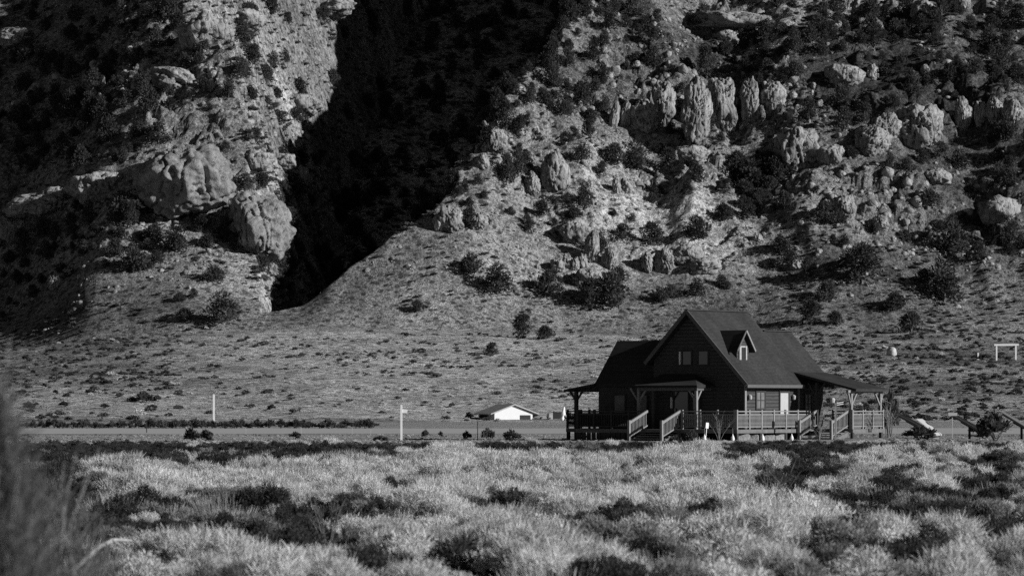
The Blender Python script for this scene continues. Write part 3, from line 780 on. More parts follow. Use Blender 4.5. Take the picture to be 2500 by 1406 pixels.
scatter('hillside_scrub', sc, np.stack([x, y, z-.08], 1), np.stack([x*0, x*0, rs.uniform(0, 6, n)], 1), np.stack([s, s, s*.8], 1), rs.randint(0, 3, n), 'low dark scrub scattered over the rocky slopes', 'scrub')
N = 42000
x = rs.uniform(-135, 135, N); y = rs.uniform(698, 850, N); z, px, py, ok = inframe(x, y)
ok &= rs.rand(N) < np.clip(fbm(x/14, y/14, 3, 50)*3+.35, .04, 1)*.7
x, y, z = x[ok], y[ok], z[ok]; n = len(x); s = .13+.75*rs.rand(n)**5+rocky(x, y)*1.1*rs.rand(n)**3*(y > 720)
rc = protos('rubble_proto', rub_m)
scatter('rock_rubble', rc, np.stack([x, y, z-s*.3], 1), rs.uniform(0, 6, (n, 3)), np.stack([s, s*rs.uniform(.7, 1.2, n), s*rs.uniform(.6, 1.3, n)], 1), rs.randint(0, 4, n), 'loose pale rubble strewn over the slopes', 'rocks')
# fan below the hills
N = 30000
x = rs.uniform(-125, 125, N)*1.0; y = 408+(702-408)*rs.rand(N); z, px, py, ok = inframe(x, y)
den = np.clip(fbm(x/26, y/9, 3, 60)*2.2+.18, .03, .8)
den = np.where(px < 450+(py-830)*0, np.maximum(den, .55), den); den = np.where(px > 1950, np.maximum(den, .6), den)
den = np.where((y < 470) & (px < 1900), den*.35, den)
ok &= rs.rand(N) < den*.5
x, y, z = x[ok], y[ok], z[ok]; n = len(x); s = .35+1.2*rs.rand(n)**2
scatter('fan_scrub', protos('fanscrub_proto', slope_m+scrub_m[:2]+palescrub_m), np.stack([x, y, z-.05], 1), np.stack([x*0, x*0, rs.uniform(0, 6, n)], 1), np.stack([s*.85, s*.85, s*.72], 1),
        np.where(((px[ok] < 420) | (px[ok] > 1950)) & (rs.rand(n) < .6), rs.randint(3, 5, n), rs.choice([0, 1, 2, 3, 4, 5, 6], n, p=[.27, .27, .22, .04, .04, .08, .08])), 'low scrub covering the gentle slope below the hills', 'scrub')

# ------------------------------------------------------------------ foreground brush field
DARK = [(760, 1340, 110, 55), (480, 1365, 90, 45), (1400, 1370, 120, 40), (2150, 1195, 260, 34), (1880, 1195, 100, 34), (2440, 1190, 90, 40), (2060, 1345, 70, 45),  # dark sage set here also stands in for black shade between bushes
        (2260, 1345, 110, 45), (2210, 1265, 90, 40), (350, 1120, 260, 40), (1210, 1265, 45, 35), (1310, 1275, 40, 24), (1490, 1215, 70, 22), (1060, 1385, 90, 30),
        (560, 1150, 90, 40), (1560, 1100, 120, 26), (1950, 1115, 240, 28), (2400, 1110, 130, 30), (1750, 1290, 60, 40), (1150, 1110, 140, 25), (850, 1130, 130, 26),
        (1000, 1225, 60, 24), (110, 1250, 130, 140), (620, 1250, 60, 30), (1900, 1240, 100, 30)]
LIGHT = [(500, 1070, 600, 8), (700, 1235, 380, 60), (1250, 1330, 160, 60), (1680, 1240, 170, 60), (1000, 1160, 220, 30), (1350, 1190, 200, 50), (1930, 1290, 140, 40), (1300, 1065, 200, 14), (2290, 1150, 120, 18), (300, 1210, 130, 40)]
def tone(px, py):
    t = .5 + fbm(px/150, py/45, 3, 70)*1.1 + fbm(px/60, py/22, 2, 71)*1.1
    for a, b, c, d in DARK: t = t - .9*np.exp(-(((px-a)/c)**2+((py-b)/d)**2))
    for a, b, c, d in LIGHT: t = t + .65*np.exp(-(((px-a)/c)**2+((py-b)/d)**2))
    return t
cells = []
yy = 34.0
while yy < 236:
    sp = .58 if yy < 100 else .74
    xx = -.155*yy-2
    while xx < .155*yy+2:
        cells.append((xx+rnd.uniform(-.3, .3), yy+rnd.uniform(-.3, .3))); xx += sp
    yy += sp
C = np.array(cells); x, y = C[:, 0], C[:, 1]; z = H(x, y); px = 1250+F*x/y; py = HOR+F*(CAMZ-z)/y
# keep the house and its yard clear
th = math.radians(37); u = (math.cos(th), -math.sin(th)); v = (math.sin(th), math.cos(th)); OX, OY = 12.62, 200.0
a_ = (x-OX)*u[0]+(y-OY)*u[1]; b_ = (x-OX)*v[0]+(y-OY)*v[1]
clear = (a_ > -13) & (a_ < 6) & (b_ > -5.5) & (b_ < 14)
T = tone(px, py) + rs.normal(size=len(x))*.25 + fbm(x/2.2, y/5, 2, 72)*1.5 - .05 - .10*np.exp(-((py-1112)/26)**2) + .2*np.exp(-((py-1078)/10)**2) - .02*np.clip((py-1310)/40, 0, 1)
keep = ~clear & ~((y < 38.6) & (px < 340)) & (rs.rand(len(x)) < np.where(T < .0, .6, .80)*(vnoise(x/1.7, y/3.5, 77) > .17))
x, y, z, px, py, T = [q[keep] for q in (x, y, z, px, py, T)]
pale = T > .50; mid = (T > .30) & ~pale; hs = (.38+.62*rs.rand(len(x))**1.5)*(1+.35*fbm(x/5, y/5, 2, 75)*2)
hs = hs*np.clip((2.0-.0098*y)/.7, .16, 1)
order = np.argsort(y); ind = {0: 0, 1: 0, 2: 0}; indset = []
FZ = [(1330, 'in the front row along the bottom edge'), (1250, 'in the second band up from the bottom edge'), (0, 'further back in the near field')]
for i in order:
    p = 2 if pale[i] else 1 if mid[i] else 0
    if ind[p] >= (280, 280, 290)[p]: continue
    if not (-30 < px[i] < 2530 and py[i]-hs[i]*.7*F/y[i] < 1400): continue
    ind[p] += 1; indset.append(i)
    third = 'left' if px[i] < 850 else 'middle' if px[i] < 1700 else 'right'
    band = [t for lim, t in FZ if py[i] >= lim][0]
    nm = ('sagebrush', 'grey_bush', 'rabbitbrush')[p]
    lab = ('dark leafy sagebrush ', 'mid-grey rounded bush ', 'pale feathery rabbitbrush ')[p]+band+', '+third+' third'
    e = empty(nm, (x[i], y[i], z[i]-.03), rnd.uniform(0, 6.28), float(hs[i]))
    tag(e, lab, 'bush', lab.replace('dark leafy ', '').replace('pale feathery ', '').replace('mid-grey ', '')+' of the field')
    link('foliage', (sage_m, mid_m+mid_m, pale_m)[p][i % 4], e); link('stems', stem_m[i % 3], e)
rem = np.ones(len(x), bool); rem[indset] = False
fb = protos('field_proto', sage_m+pale_m+mid_m+[mid_m[0]])
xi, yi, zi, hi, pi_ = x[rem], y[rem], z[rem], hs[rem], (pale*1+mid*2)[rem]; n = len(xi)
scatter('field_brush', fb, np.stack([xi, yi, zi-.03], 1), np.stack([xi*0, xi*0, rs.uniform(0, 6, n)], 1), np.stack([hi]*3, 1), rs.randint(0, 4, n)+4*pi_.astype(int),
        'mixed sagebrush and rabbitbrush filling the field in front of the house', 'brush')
print('field', len(x), n, ind)
# grass
N = 26000
y = 32+(235-32)*rs.rand(N)**.8; x = rs.uniform(-.155, .155, N)*y; z = H(x, y); px = 1250+F*x/y; py = HOR+F*(CAMZ-z)/y
T = tone(px, py); a_ = (x-OX)*u[0]+(y-OY)*u[1]; b_ = (x-OX)*v[0]+(y-OY)*v[1]
gp = np.exp(-(((px-800)/420)**2+((py-1250)/40)**2))+.6*np.exp(-(((px-1300)/500)**2+((py-1350)/40)**2))
ok = ~((a_ > -12.5) & (a_ < 4) & (b_ > -3) & (b_ < 12)) & (rs.rand(N) < .04+.55*gp*np.clip(T, 0, 1))
x, y, z = x[ok], y[ok], z[ok]; n = len(x); s = rs.uniform(.4, .95, n)*np.clip((2.0-.0098*y)/.7, .1, 1)
scatter('dry_grass', protos('grass_proto', grass_m), np.stack([x, y, z-.02], 1), np.stack([x*0, x*0, rs.uniform(0, 6, n)], 1), np.stack([s]*3, 1), rs.randint(0, 3, n), 'dry pale grass growing between the bushes', 'grass')

# hedge behind the road, and dark bushes near it
def bush_at(px, py, wpx, hpx, label, name='bush', group=None, pl=False):
    x, y, z = P(px, py); wm = wpx*y/F; hm = hpx*y/F
    e = empty(name, (x, y, z-.03), rnd.uniform(0, 6)); tag(e, label, 'bush', group)
    link('foliage', (palescrub_m if pl else scrub_m)[rnd.randrange(2)], e, scale=(wm/1.25, wm/1.25, hm/.62)); link('stems', stem_m[0], e, scale=(wm, wm, hm*1.5))
    return e
for k in range(78):
    px = 66+k*11+rnd.uniform(-5, 5)
    if 640 < px < 652 or (px > 620 and rnd.random() < .35): continue
    bush_at(px, 1045+rnd.uniform(-1, 1), rnd.uniform(18, 44), rnd.uniform(9, 22), 'dark shrub in the long row behind the dirt road', 'hedge_shrub', 'shrubs in the row behind the dirt road')
bush_at(470, 1078, 50, 34, 'round dark bush left of two forming a clump in front of the road')
bush_at(500, 1076, 56, 26, 'low dark bush right of two forming a clump in front of the road')
bush_at(350, 982, 60, 26, 'black low bush alone on the pale slope left of the tall sign post')
bush_at(385, 980, 34, 14, 'smaller bush touching the black low bush on the pale slope')
for px, py, w_, h_, l in [(1040, 1066, 26, 16, 'small dark bush right of the white flagged post'), (1075, 1066, 18, 12, 'tiny dark bush right of the white flagged post'), (930, 1078, 40, 16, 'low dark bush left of the white flagged post'),
                       (1140, 1072, 26, 20, 'round dark bush beside the thin dark stake'), (1190, 1074, 40, 30, 'wispy dark bush right of the thin dark stake'), (1250, 1078, 50, 26, 'ragged dark bush between the shed and the field'),
                       (1147, 1021, 26, 16, 'dark rounded bush left of the white shed'), (1190, 1022, 42, 14, 'dark wedge of bush against the white shed'), (1290, 1021, 54, 13, 'dark bush in front of the right half of the shed'),
                       (1330, 1021, 22, 10, 'small dark bush right of the shed'), (1195, 1088, 22, 12, 'little bush in the field edge below the shed'), (720, 1070, 40, 16, 'dark bush in the field edge left of the flagged post'),
                       (2240, 1076, 100, 30, 'wide dark bush in front of the leftmost solar panel'), (2175, 1068, 46, 110, 'tall wispy bush by the right end of the deck'), (2430, 1078, 120, 60, 'tall dark bush between the two right solar panels'),
                       (2395, 1062, 60, 34, 'dark bush under the middle solar panel'), (1420, 1072, 30, 22, 'dark bush by the left porch post of the house'), (1690, 1080, 40, 30, 'bush beside the front steps of the house'), (1650, 1084, 40, 22, 'low bush at the foot of the front steps')]:
    bush_at(px, py, w_, h_, l)

# ------------------------------------------------------------------ the house
house = empty('house', (OX, OY, 0), -th)
tag(house, 'dark wooden house with steep roofs, dormer and wraparound deck', 'house')
FZ0 = .61; SL = 1.038
def rz(a): return 3.06 + (.4-a)*SL if a > -3.5 else 7.11 - (-3.5-a)*SL
# walls
m = MB(); m.prism([(0, FZ0), (0, rz(0)-.17), (-3.5, 7.11-.17), (-6.0, rz(-6.0)-.17), (-6.0, FZ0)], 0, 5.4); m.build('wall', WALL, house)
m = MB(); m.prism([(-.15, FZ0), (-.15, rz(-.15)-.17), (-2.48, rz(-2.48)-.17), (-5.1, rz(-2.48)-.17-2.62*SL), (-5.1, FZ0)], 5.402, 8.2); m.build('wall', WALL, house)
m = MB(); m.prism([(.35, FZ0), (.35, 3.10), (2.3, 5.3), (4.3, 3.10), (4.3, FZ0)], -10.0, -6.002, axis='x'); m.build('wall', WALL, house)
m = MB(); m.box(-6.0, 0, .02, 5.3, .02, FZ0-.004); m.box(-10, -6.05, .4, 4.2, .02, FZ0-.004); m.box(-5, -.2, 5.35, 8.1, .02, FZ0-.004); m.build('foundation', DARKW, house)
# roofs
def rp_(a, b, z=None): return (a, b, rz(a) if z is None else z)
m = MB()
m.slab([rp_(.4, -.45), rp_(.4, 5.6), rp_(-3.5, 5.6), rp_(-3.5, -.45)], .15)
m.slab([(-3.503, -.45, 7.107), (-3.503, 5.6, 7.107), rp_(-6.25, 5.6), rp_(-6.25, -.45)], .15)
rf = m.build('roof', ROOF, house)
m = MB(); m.bar((-3.5, -.5, 7.14), (-3.5, 5.65, 7.14), .22, .06); m.build('ridge_cap', DARKW, rf)
m = MB(); m.bar((.44, -.49, rz(.4)-.06), (-3.5, -.49, 7.05), .05, .2); m.bar((-3.5, -.49, 7.05), (-6.27, -.49, rz(-6.25)-.06), .05, .2); m.build('rake_board', TRIM, rf)
m = MB(); m.box(.403, .50, -.45, 5.3, 2.86, 3.03); m.build('gutter', TRIM, rf)
m = MB(); zr = rz(-2.48)
m.slab([rp_(.395, 5.603), rp_(.395, 8.5), (-2.48, 8.5, zr), (-2.48, 5.603, zr)], .15)
m.slab([(-2.483, 5.603, zr-.003), (-2.483, 8.5, zr-.003), (-5.5, 8.5, zr-3.02*SL), (-5.5, 5.603, zr-3.02*SL)], .15)
rf2 = m.build('roof', ROOF, house); m = MB(); m.bar((-2.48, 5.62, zr+.03), (-2.48, 8.52, zr+.03), .2, .06); m.build('ridge_cap', DARKW, rf2)
m = MB()
m.slab([(-10.1, .1, 3.1), (-5.9, .1, 3.1), (-5.0, 2.3, 5.54), (-10.1, 2.3, 5.54)], .15)
m.slab([(-10.1, 2.303, 5.537), (-5.0, 2.303, 5.537), (-5.9, 4.6, 3.0), (-10.1, 4.6, 3.0)], .15)
m.build('roof', ROOF, house)
# dormer
def proj(a): return rz(a)
m = MB(); df, db = 1.25, .58; zt = 5.75
m.prism([(df-db, rz(-.95)-.1), (df+db, rz(-.95)-.1), (df+db, 5.15), (df, 5.15+db*1.25), (df-db, 5.15)], -2.9, -.95, axis='x')
dm = m.build('dormer', WALL, house)
m = MB(); e = .32; zl = 5.15-e*1.25+.14; zt = 5.15+db*1.25+.14
m.slab([(-.72, df-db-e, zl), (-.72, df, zt), (-3.3, df, zt), (-3.3, df-db-e, zl)], .1)
m.slab([(-.72, df+.003, zt), (-.72, df+db+e, zl), (-3.3, df+db+e, zl), (-3.3, df+.003, zt)], .1)
m.build('roof', ROOF, dm)
m = MB(); m.bar((-.69, df, zt-.03), (-.69, df+db+e, zl-.03), .04, .1); m.build('fascia', RAIL, dm)  # paler wood on this slope paints in its sunlit edge
m = MB(); m.bar((-.69, df-.03, zt-.06), (-.69, df-db-e, zl-.03), .04, .1); m.build('fascia', TRIM, dm)
m = MB(); z0, z1 = 4.25, 5.15
m.box(-.945, -.88, df-.40, df-.22, z0, z1); m.box(-.945, -.88, df+.22, df+.34, z0, z1); m.box(-.945, -.90, df-.22, df+.22, z0, z0+.08); m.box(-.945, -.90, df-.22, df+.22, z1-.08, z1)
m.build('window_frame', PWOOD, dm)
m = MB(); m.box(-.94, -.925, df-.22, df+.22, z0+.08, z1-.08); m.build('window_pane', GLASS, dm)
# corner boards and sconces
m = MB(); m.box(.002, .07, -.06, .10, FZ0, rz(0)-.3); m.box(.002, .06, 5.3, 5.45, FZ0, 3.0); m.build('corner_board', RAIL, house)
for b in (.35, 4.75):
    m = MB(); m.box(.003, .1, b-.04, b+.04, 2.45, 2.5); m.lathe([(.03, 2.2), (.09, 2.24), (.10, 2.42), (.03, 2.48)], .14, b, 8); tag(m.build('wall_lamp', METAL, house))
# windows in the sunlit long wall (x = 0 face)
def win_side(b0, b1, z0, z1, mat, ax=0.003, frame=DARKW, grid=True):
    m = MB(); t = .09; m.box(ax, ax+.06, b0-t, b0, z0-t, z1+t); m.box(ax, ax+.06, b1, b1+t, z0-t, z1+t); m.box(ax, ax+.06, b0, b1, z0-t, z0); m.box(ax, ax+.06, b0, b1, z1, z1+t)
    w_ = m.build('window', frame, house)
    m = MB(); m.box(ax, ax+.02, b0, b1, z0, z1); m.build('pane', mat, w_)
    if grid:
        m = MB(); m.box(ax+.021, ax+.05, (b0+b1)/2-.02, (b0+b1)/2+.02, z0, z1); m.box(ax+.021, ax+.045, b0, b1, (z0+z1)/2-.02, (z0+z1)/2+.02); m.build('muntin', frame, w_)
    return w_
MIDG = simple('curtained_glass', .16, .3, .3, 2)
win_side(1.15, 1.95, 1.75, 2.62, MIDG); w_ = win_side(3.5, 4.35, 1.35, 2.6, BLIND, grid=False); w_['label'] = 'window with a pale closed blind'
win_side(6.3, 6.9, 1.5, 2.5, MIDG, ax=-.147)
# front (gable) windows and doors, y = 0 face
def win_front(a0, a1, z0, z1, by=0, mat=GLASS, name='window', curtain=False):
    m = MB(); t = .08; y0, y1 = by-.05, by-.003
    m.box(a0-t, a0, y0, y1, z0-t, z1+t); m.box(a1, a1+t, y0, y1, z0-t, z1+t); m.box(a0, a1, y0, y1, z0-t, z0); m.box(a0, a1, y0, y1, z1, z1+t)
    w_ = m.build(name, DARKW, house); m = MB(); m.box(a0, a1, by-.02, by-.003, z0, z1); m.build('pane', mat, w_)
    if curtain:
        m = MB(); m.box(a0-t-.09, a0-t-.01, by-.14, by-.003, z0, z1); m.build('curtain_strip', WHITE, w_)  # white strip for the sliver of curtain at the window's left
    return w_
win_front(-4.05, -3.5, 4.15, 4.85, curtain=True); win_front(-3.0, -2.4, 4.15, 4.85)
d_ = win_front(-4.6, -3.7, FZ0+.05, 2.65, name='door'); m = MB(); m.box(-4.55, -4.5, -.09, -.05, 1.55, 1.75); m.build('handle', METAL, d_)
m = MB(); m.box(-4.78, -4.70, -.16, -.003, 1.75, 2.35); m.build('door_side_strip', WHITE, house)  # plain white box for the bright strip beside the door
win_front(-3.4, -2.9, 1.4, 2.5); win_front(-8.9, -8.2, 1.5, 2.45, by=.348, mat=MIDG); win_front(-7.4, -6.7, 1.5, 2.45, by=.348, mat=MIDG)
# entry porch: hipped roof on posts
m = MB(); ze = 3.0; zt = 3.63
A_, B_, C_, D_ = (-1.9, -1.8, ze), (-6.05, -1.8, ze), (-5.3, -.01, zt), (-3.3, -.01, zt); E_, F_ = (-1.9, -.01, ze), (-6.05, -.01, ze)
n0 = len(m.v); lo = [(p[0], p[1], p[2]-.14) for p in (A_, B_, F_, E_)]
m.poly([A_, B_, C_, D_, E_, F_]+lo, [(0, 1, 2, 3), (0, 3, 4), (1, 5, 2), (0, 6, 7, 1), (0, 4, 9, 6), (1, 7, 8, 5), (6, 9, 8, 7), (2, 5, 8, 9, 4, 3)])
m.build('porch_roof', ROOF, house)
def post(a, b, z0, z1, mat, dirs=(), w_=.14, s=.55):
    m = MB(); m.box(a-w_/2, a+w_/2, b-w_/2, b+w_/2, z0, z1); p = m.build('porch_post', mat, house)
    for (da, db_) in dirs:
        m = MB(); m.bar((a+da*.05, b+db_*.05, z1-s*1.25), (a+da*s, b+db_*s, z1-.02), .09); m.build('brace', mat, p)
    return p
post(-2.05, -1.65, FZ0, 2.86, RAIL, [(0, 1), (-1, 0)]); post(-5.85, -1.65, FZ0, 2.86, RAIL, [(1, 0), (-1, 0)]); post(-5.85, -.25, FZ0, 2.86, TRIM); post(-3.0, -.25, FZ0, 2.86, TRIM)
m = MB(); m.box(-5.95, -1.95, -1.72, -1.6, 2.70, 2.857); m.box(-2.1, -1.98, -1.598, -.3, 2.71, 2.855); m.build('porch_beam', TRIM, house)
# left porch
m = MB(); m.slab([(-12.1, -.1, 2.78), (-10.02, -.1, 3.12), (-10.02, 4.0, 3.12), (-12.1, 4.0, 2.78)], .12); m.build('porch_roof', ROOF, house)
for b in (.3, 3.7): post(-11.5, b, 0, 2.74, DARKW, [(1, 0), (-1, 0)], .18, .45)
# right porch
m = MB(); m.slab([(3.8, 5.3, 2.80), (3.8, 8.75, 2.80), (-.25, 8.75, 3.74), (-.25, 5.3, 3.74)], .13); m.build('porch_roof', ROOF, house)
m = MB(); m.box(3.35, 3.5, 5.0, 8.6, 2.60, 2.735); m.build('porch_beam', RAIL, house)
post(3.42, 5.4, FZ0, 2.598, RAIL, [(0, 1), (0, -.55)]); post(3.42, 8.45, FZ0, 2.598, RAIL, [(0, -1), (0, .45)]); post(1.2, 5.4, FZ0, 3.15, DARKW, [(1, 0), (-1, 0)])  # inner post in darker timber, its shadow put into the colour
# decks
m = MB(); z0, z1 = FZ0-.2, FZ0-.003
m.box(.102, 1.1, -2.4, 5.3, z0, z1); m.box(-9.6, .1, -2.4, -.08, z0, z1); m.box(.1, 3.6, 5.302, 8.6, z0, z1); m.box(-12, -10.02, .0, 4, z0, z1); m.build('deck', DECK, house)
m = MB()
for k in range(30): 
    a = -9.5+k*.33
    m.box(a, a+.27, -2.39, -2.36, .02, z0-.002) if a < -5.1 else None
m.build('deck_skirting', DARKW, house)
m = MB()
for a, b in [(1.0, -2.3), (1.0, 0), (1.0, 2.5), (1.0, 5), (3.5, 5.4), (3.5, 8.4), (-1, -2.3), (-2.4, -2.3), (-5, -2.3), (-7.5, -2.3), (-9.5, -2.3), (-11.9, .1)]: m.box(a-.08, a+.08, b-.08, b+.08, -.3, z0-.002)
m.build('deck_footing', DARKW, house)
def railing(p, q, n, mat=RAIL, solid=False, posts=True):
    p = Vector(p); q = Vector(q); d = q-p; L = d.length; m = MB()
    m.bar(p+Vector((0, 0, .97)), q+Vector((0, 0, .97)), .1, .06); m.bar(p+Vector((0, 0, .14)), q+Vector((0, 0, .14)), .05, .06); m.bar(p+Vector((0, 0, .80)), q+Vector((0, 0, .80)), .05, .06)
    r_ = m.build('railing', mat, house); m = MB(); k = int(L/.115)
    for i in range(1, k):
        c = p+d*i/k
        if solid: m.bar(c+Vector((0, 0, .17)), c+Vector((0, 0, .77)), .11, .03)
        else: m.lathe([(.026, c.z+.17), (.045, c.z+.3), (.028, c.z+.45), (.045, c.z+.6), (.026, c.z+.77)], c.x, c.y, 5)
    m.build('balusters', mat, r_)
    m = MB()
    if posts:
        for i in range(n+1):
            c = p+d*i/n; m = MB(); m.box(c.x-.055, c.x+.055, c.y-.055, c.y+.055, c.z, c.z+1.06); m.build('railing_post', mat, r_)
z = FZ0
railing((1.03, -2.33, z), (1.03, 4.9, z), 6); railing((3.53, 5.35, z), (3.53, 8.55, z), 3); railing((.92, -2.33, z), (-2.5, -2.33, z), 3)
railing((-4.9, -2.33, z), (-9.5, -2.33, z), 4, DARKW, True); railing((-11.93, .05, z), (-11.93, 3.9, z), 3, DARKW); railing((3.4, 8.55, z), (.3, 8.55, z), 3)
railing((-9.55, -2.2, z), (-9.55, -.1, z), 2, DARKW, True)
def stairs(a0, a1, b, n, dirb=-1):
    m = MB()
    for i in range(n):
        zt = FZ0-(i+1)*FZ0/(n+1); bb = b+dirb*(i*.36+.003); b2 = b+dirb*(i+1)*.36
        m.box(a0, a1, min(bb, b2), max(bb, b2), zt-.05, zt)
    m.bar((a0-.04, b, FZ0-.25), (a0-.04, b+dirb*n*.36, -.05), .05, .24); m.bar((a1+.04, b, FZ0-.25), (a1+.04, b+dirb*n*.36, -.05), .05, .24)
    s_ = m.build('stairs', DECK, house); L = n*.36+.3
    for a in (a0+.0, a1):
        m = MB(); m.bar((a, b, FZ0+.98), (a, b+dirb*L, .95), .09, .13); m.bar((a, b, FZ0+.2), (a, b+dirb*L, .2), .05, .06)
        for i in range(1, 13):
            t = i/13; bb = b+dirb*L*t; zz = (FZ0+.2)*(1-t)+.2*t; m.bar((a, bb, zz), (a, bb, zz+.76), .035)
        m.box(a-.07, a+.07, b+dirb*L-.07, b+dirb*L+.07, -.1, 1.1); m.build('stair_railing', RAIL, s_)
stairs(-4.75, -2.6, -2.405, 4); stairs(1.25, 3.3, 5.297, 4)

# things round the house
def hl(a, b): return (OX+a*u[0]+b*v[0], OY+a*u[1]+b*v[1])
for k, (px, lab) in enumerate([(1720, 'white bulb garden lamp on a thin stem, leftmost of the row before the deck'), (1789, 'white bulb garden lamp second from left in the row before the deck'), (1862, 'white bulb garden lamp third from left in the row before the deck'), (1933, 'white bulb garden lamp rightmost of the row before the deck')]):
    yy = 193.5+k*.7; xx = (px-1250)/F*yy; e = empty('garden_lamp', (xx, yy, 0)); tag(e, lab, 'lamp', 'garden lamps before the deck')
    m = MB(); m.tube([(0, 0, -.1), (0, 0, .18)], .015); m.tube([(0, 0, .35), (0, 0, .72)], .012); m.build('stem', RAIL, e)
    m = MB(); m.lathe([(.01, -.02), (.07, .03), (.10, .12), (.085, .22), (.04, .32), (.012, .4)], 0, 0, 10); m.build('bulb', WHITE, e, True)
x_, y_ = (1722-1250)/F*195, 195
m = MB(); m.box(-.09, .09, -.04, .04, .7, 1.0); m.bar((0, 0, -.05), (0, 0, .7), .03); o = m.build('white_sign', WHITE, None, loc=(x_, y_, 0), rot=(0, .12, .6)); tag(o, 'small white plate on a stake before the deck railing', 'sign')
for k, (px, w_, h_, lab) in enumerate([(1815, 34, 20, 'pale block lying under the near corner of the deck'), (1838, 30, 18, 'second pale block under the deck, right of the first'), (1875, 40, 16, 'long pale block in the middle under the deck'), (1905, 26, 18, 'pale block right of the middle under the deck'), (1975, 56, 14, 'long pale block under the right part of the deck')]):
    yy = 198.5+k*1.0; xx = (px-1250)/F*yy; W = w_/F*yy*.5; Hh = h_/F*yy*.9; m = MB(); m.prism([(-W, 0), (W*.96, -.02), (W, Hh*.8), (W*.8, Hh), (-W*.9, Hh*.96), (-W*1.02, Hh*.7)], -.2, .22); o = m.build('pale_block', STONE_W, None, loc=(xx, yy, -.03), rot=(0, 0, rnd.uniform(-.4, .1)))
    tag(o, lab, 'stone', 'pale blocks under the deck')  # plain pale blocks for the bright oblongs under the deck
# post with hanging basket and slatted sign beside the right steps
px = 2040; yy = 199.0; xx = (px-1250)/F*yy
e = empty('yard_post', (xx, yy, 0)); tag(e, 'grey post with a hanging basket and two pale slats beside the right steps', 'post')
m = MB(); m.box(-.05, .05, -.05, .05, -.2, 2.0); m.bar((0, 0, 1.95), (-.2, 0, 2.3), .04); m.bar((-.2, 0, 2.3), (-.28, 0, 2.3), .04); m.build('pole', RAIL, e)
m = MB(); m.lathe([(.01, 2.0), (.11, 2.05), (.14, 2.2), (.10, 2.3), (.02, 2.33)], -.16, 0, 10); m.build('basket', METAL, e)
for zz in (1.92, 2.02):
    m = MB(); m.bar((.06, -.06, zz), (.42, -.06, zz+.07), .03, .05); m.build('slat', WHITE, e)
# bare shrub in front of the deck
def bare(px, yy, hgt, n, label, seed, mat=BARK, th0=.012, spread=.6, name='bare_shrub', z=0):
    r = random.Random(seed); m = MB(); xx = (px-1250)/F*yy
    for k in range(n):
        a = r.uniform(0, 6.28); o = r.uniform(.2, 1)*spread*hgt; hh = r.uniform(.6, 1)*hgt; c = math.cos(a)*o; s = math.sin(a)*o
        p = [(0, 0, -.05), (c*.3, s*.3, hh*.4), (c*.65, s*.65, hh*.75), (c*1.05, s*1.05, hh)]
        m.tube(p, th0, th0*.3, 4)
        for j in range(4):
            t = r.uniform(.35, .9); q = Vector((c*t, s*t, hh*(t**.8))); m.tube([q, q+Vector((r.uniform(-.2, .2)*hgt, r.uniform(-.2, .2)*hgt, r.uniform(.05, .25)*hgt))], th0*.5, th0*.15, 3)
    o = m.build(name, mat, None, loc=(xx, yy, z)); tag(o, label, 'shrub'); return o
GREYW = simple('grey_wood', .33, .9, .3, 9)
GREYB = simple('grey_twigs', .22, .9, .3, 9)
bare(1756, 194, 1.5, 9, 'bare twiggy shrub in front of the deck between the garden lamps', 3, GREYB)
bare(2000, 195, 1.1, 12, 'low bare shrub in front of the right steps', 4, GREYB)
bare(2168, 203, 2.5, 13, 'tall bare thicket of stems at the right end of the house', 8, GREYB, .02, .25, 'bare_tree')
bare(1645, 52, .95, 10, 'leafless arching shrub in the bright brush right of centre', 12, BARK, .012, .5)
bare(1880, 56, 1.2, 12, 'dark leafless shrub rising from the brush in the lower right', 13, BARK, .012, .5)
bare(800, 47, .9, 9, 'dark twiggy shrub over the black hollow at the lower left of centre', 15, BARK, .01, .5)
# tall blurred plants by the camera at the left edge
NEARM = leaf_mat('near_stalks', .08, .24)
def tallplant(x, y, hgt, n, seed, label, spread=.35):
    r = np.random.RandomState(seed); 
    def gen(n):
        a = r.uniform(0, 2*math.pi, n); t = r.uniform(.0, 1, n); q = spread*(.35+.8*t)*r.uniform(.1, 1, n)
        B = np.stack([q*np.cos(a), q*np.sin(a), hgt*t*(1-.3*(q/spread)**2)*.92], 1)
        return B, np.stack([np.cos(a)*.3, np.sin(a)*.3, np.ones(n)], 1)+r.normal(size=(n, 3))*.45, r.uniform(.06, .2, n), r.uniform(.004, .009, n)
    z = float(H(x, y)); e = empty('tall_shrub', (x, y, z)); tag(e, label, 'shrub')
    link('foliage', blades(n, gen, NEARM, 'tall_foliage'), e); rr = random.Random(seed); m = MB()
    for k in range(16):
        a = rr.uniform(0, 6.28); o = rr.uniform(.3, 1.1)*spread; hh = hgt*rr.uniform(.7, 1.1)
        m.tube([(0, 0, -.05), (math.cos(a)*o*.3, math.sin(a)*o*.3, hh*.4), (math.cos(a)*o*.7, math.sin(a)*o*.7, hh*.8), (math.cos(a)*o*1.2, math.sin(a)*o*1.2, hh)], .007, .002, 4)
    m.build('stalks', GREYB, e)
tallplant(-1.93, 13.6, 2.22, 10000, 31, 'tall out-of-focus stalks at the left edge close to the camera', .20)
tallplant(-2.55, 20, 1.72, 5000, 32, 'out-of-focus brush in the lower left corner close to the camera', .42)
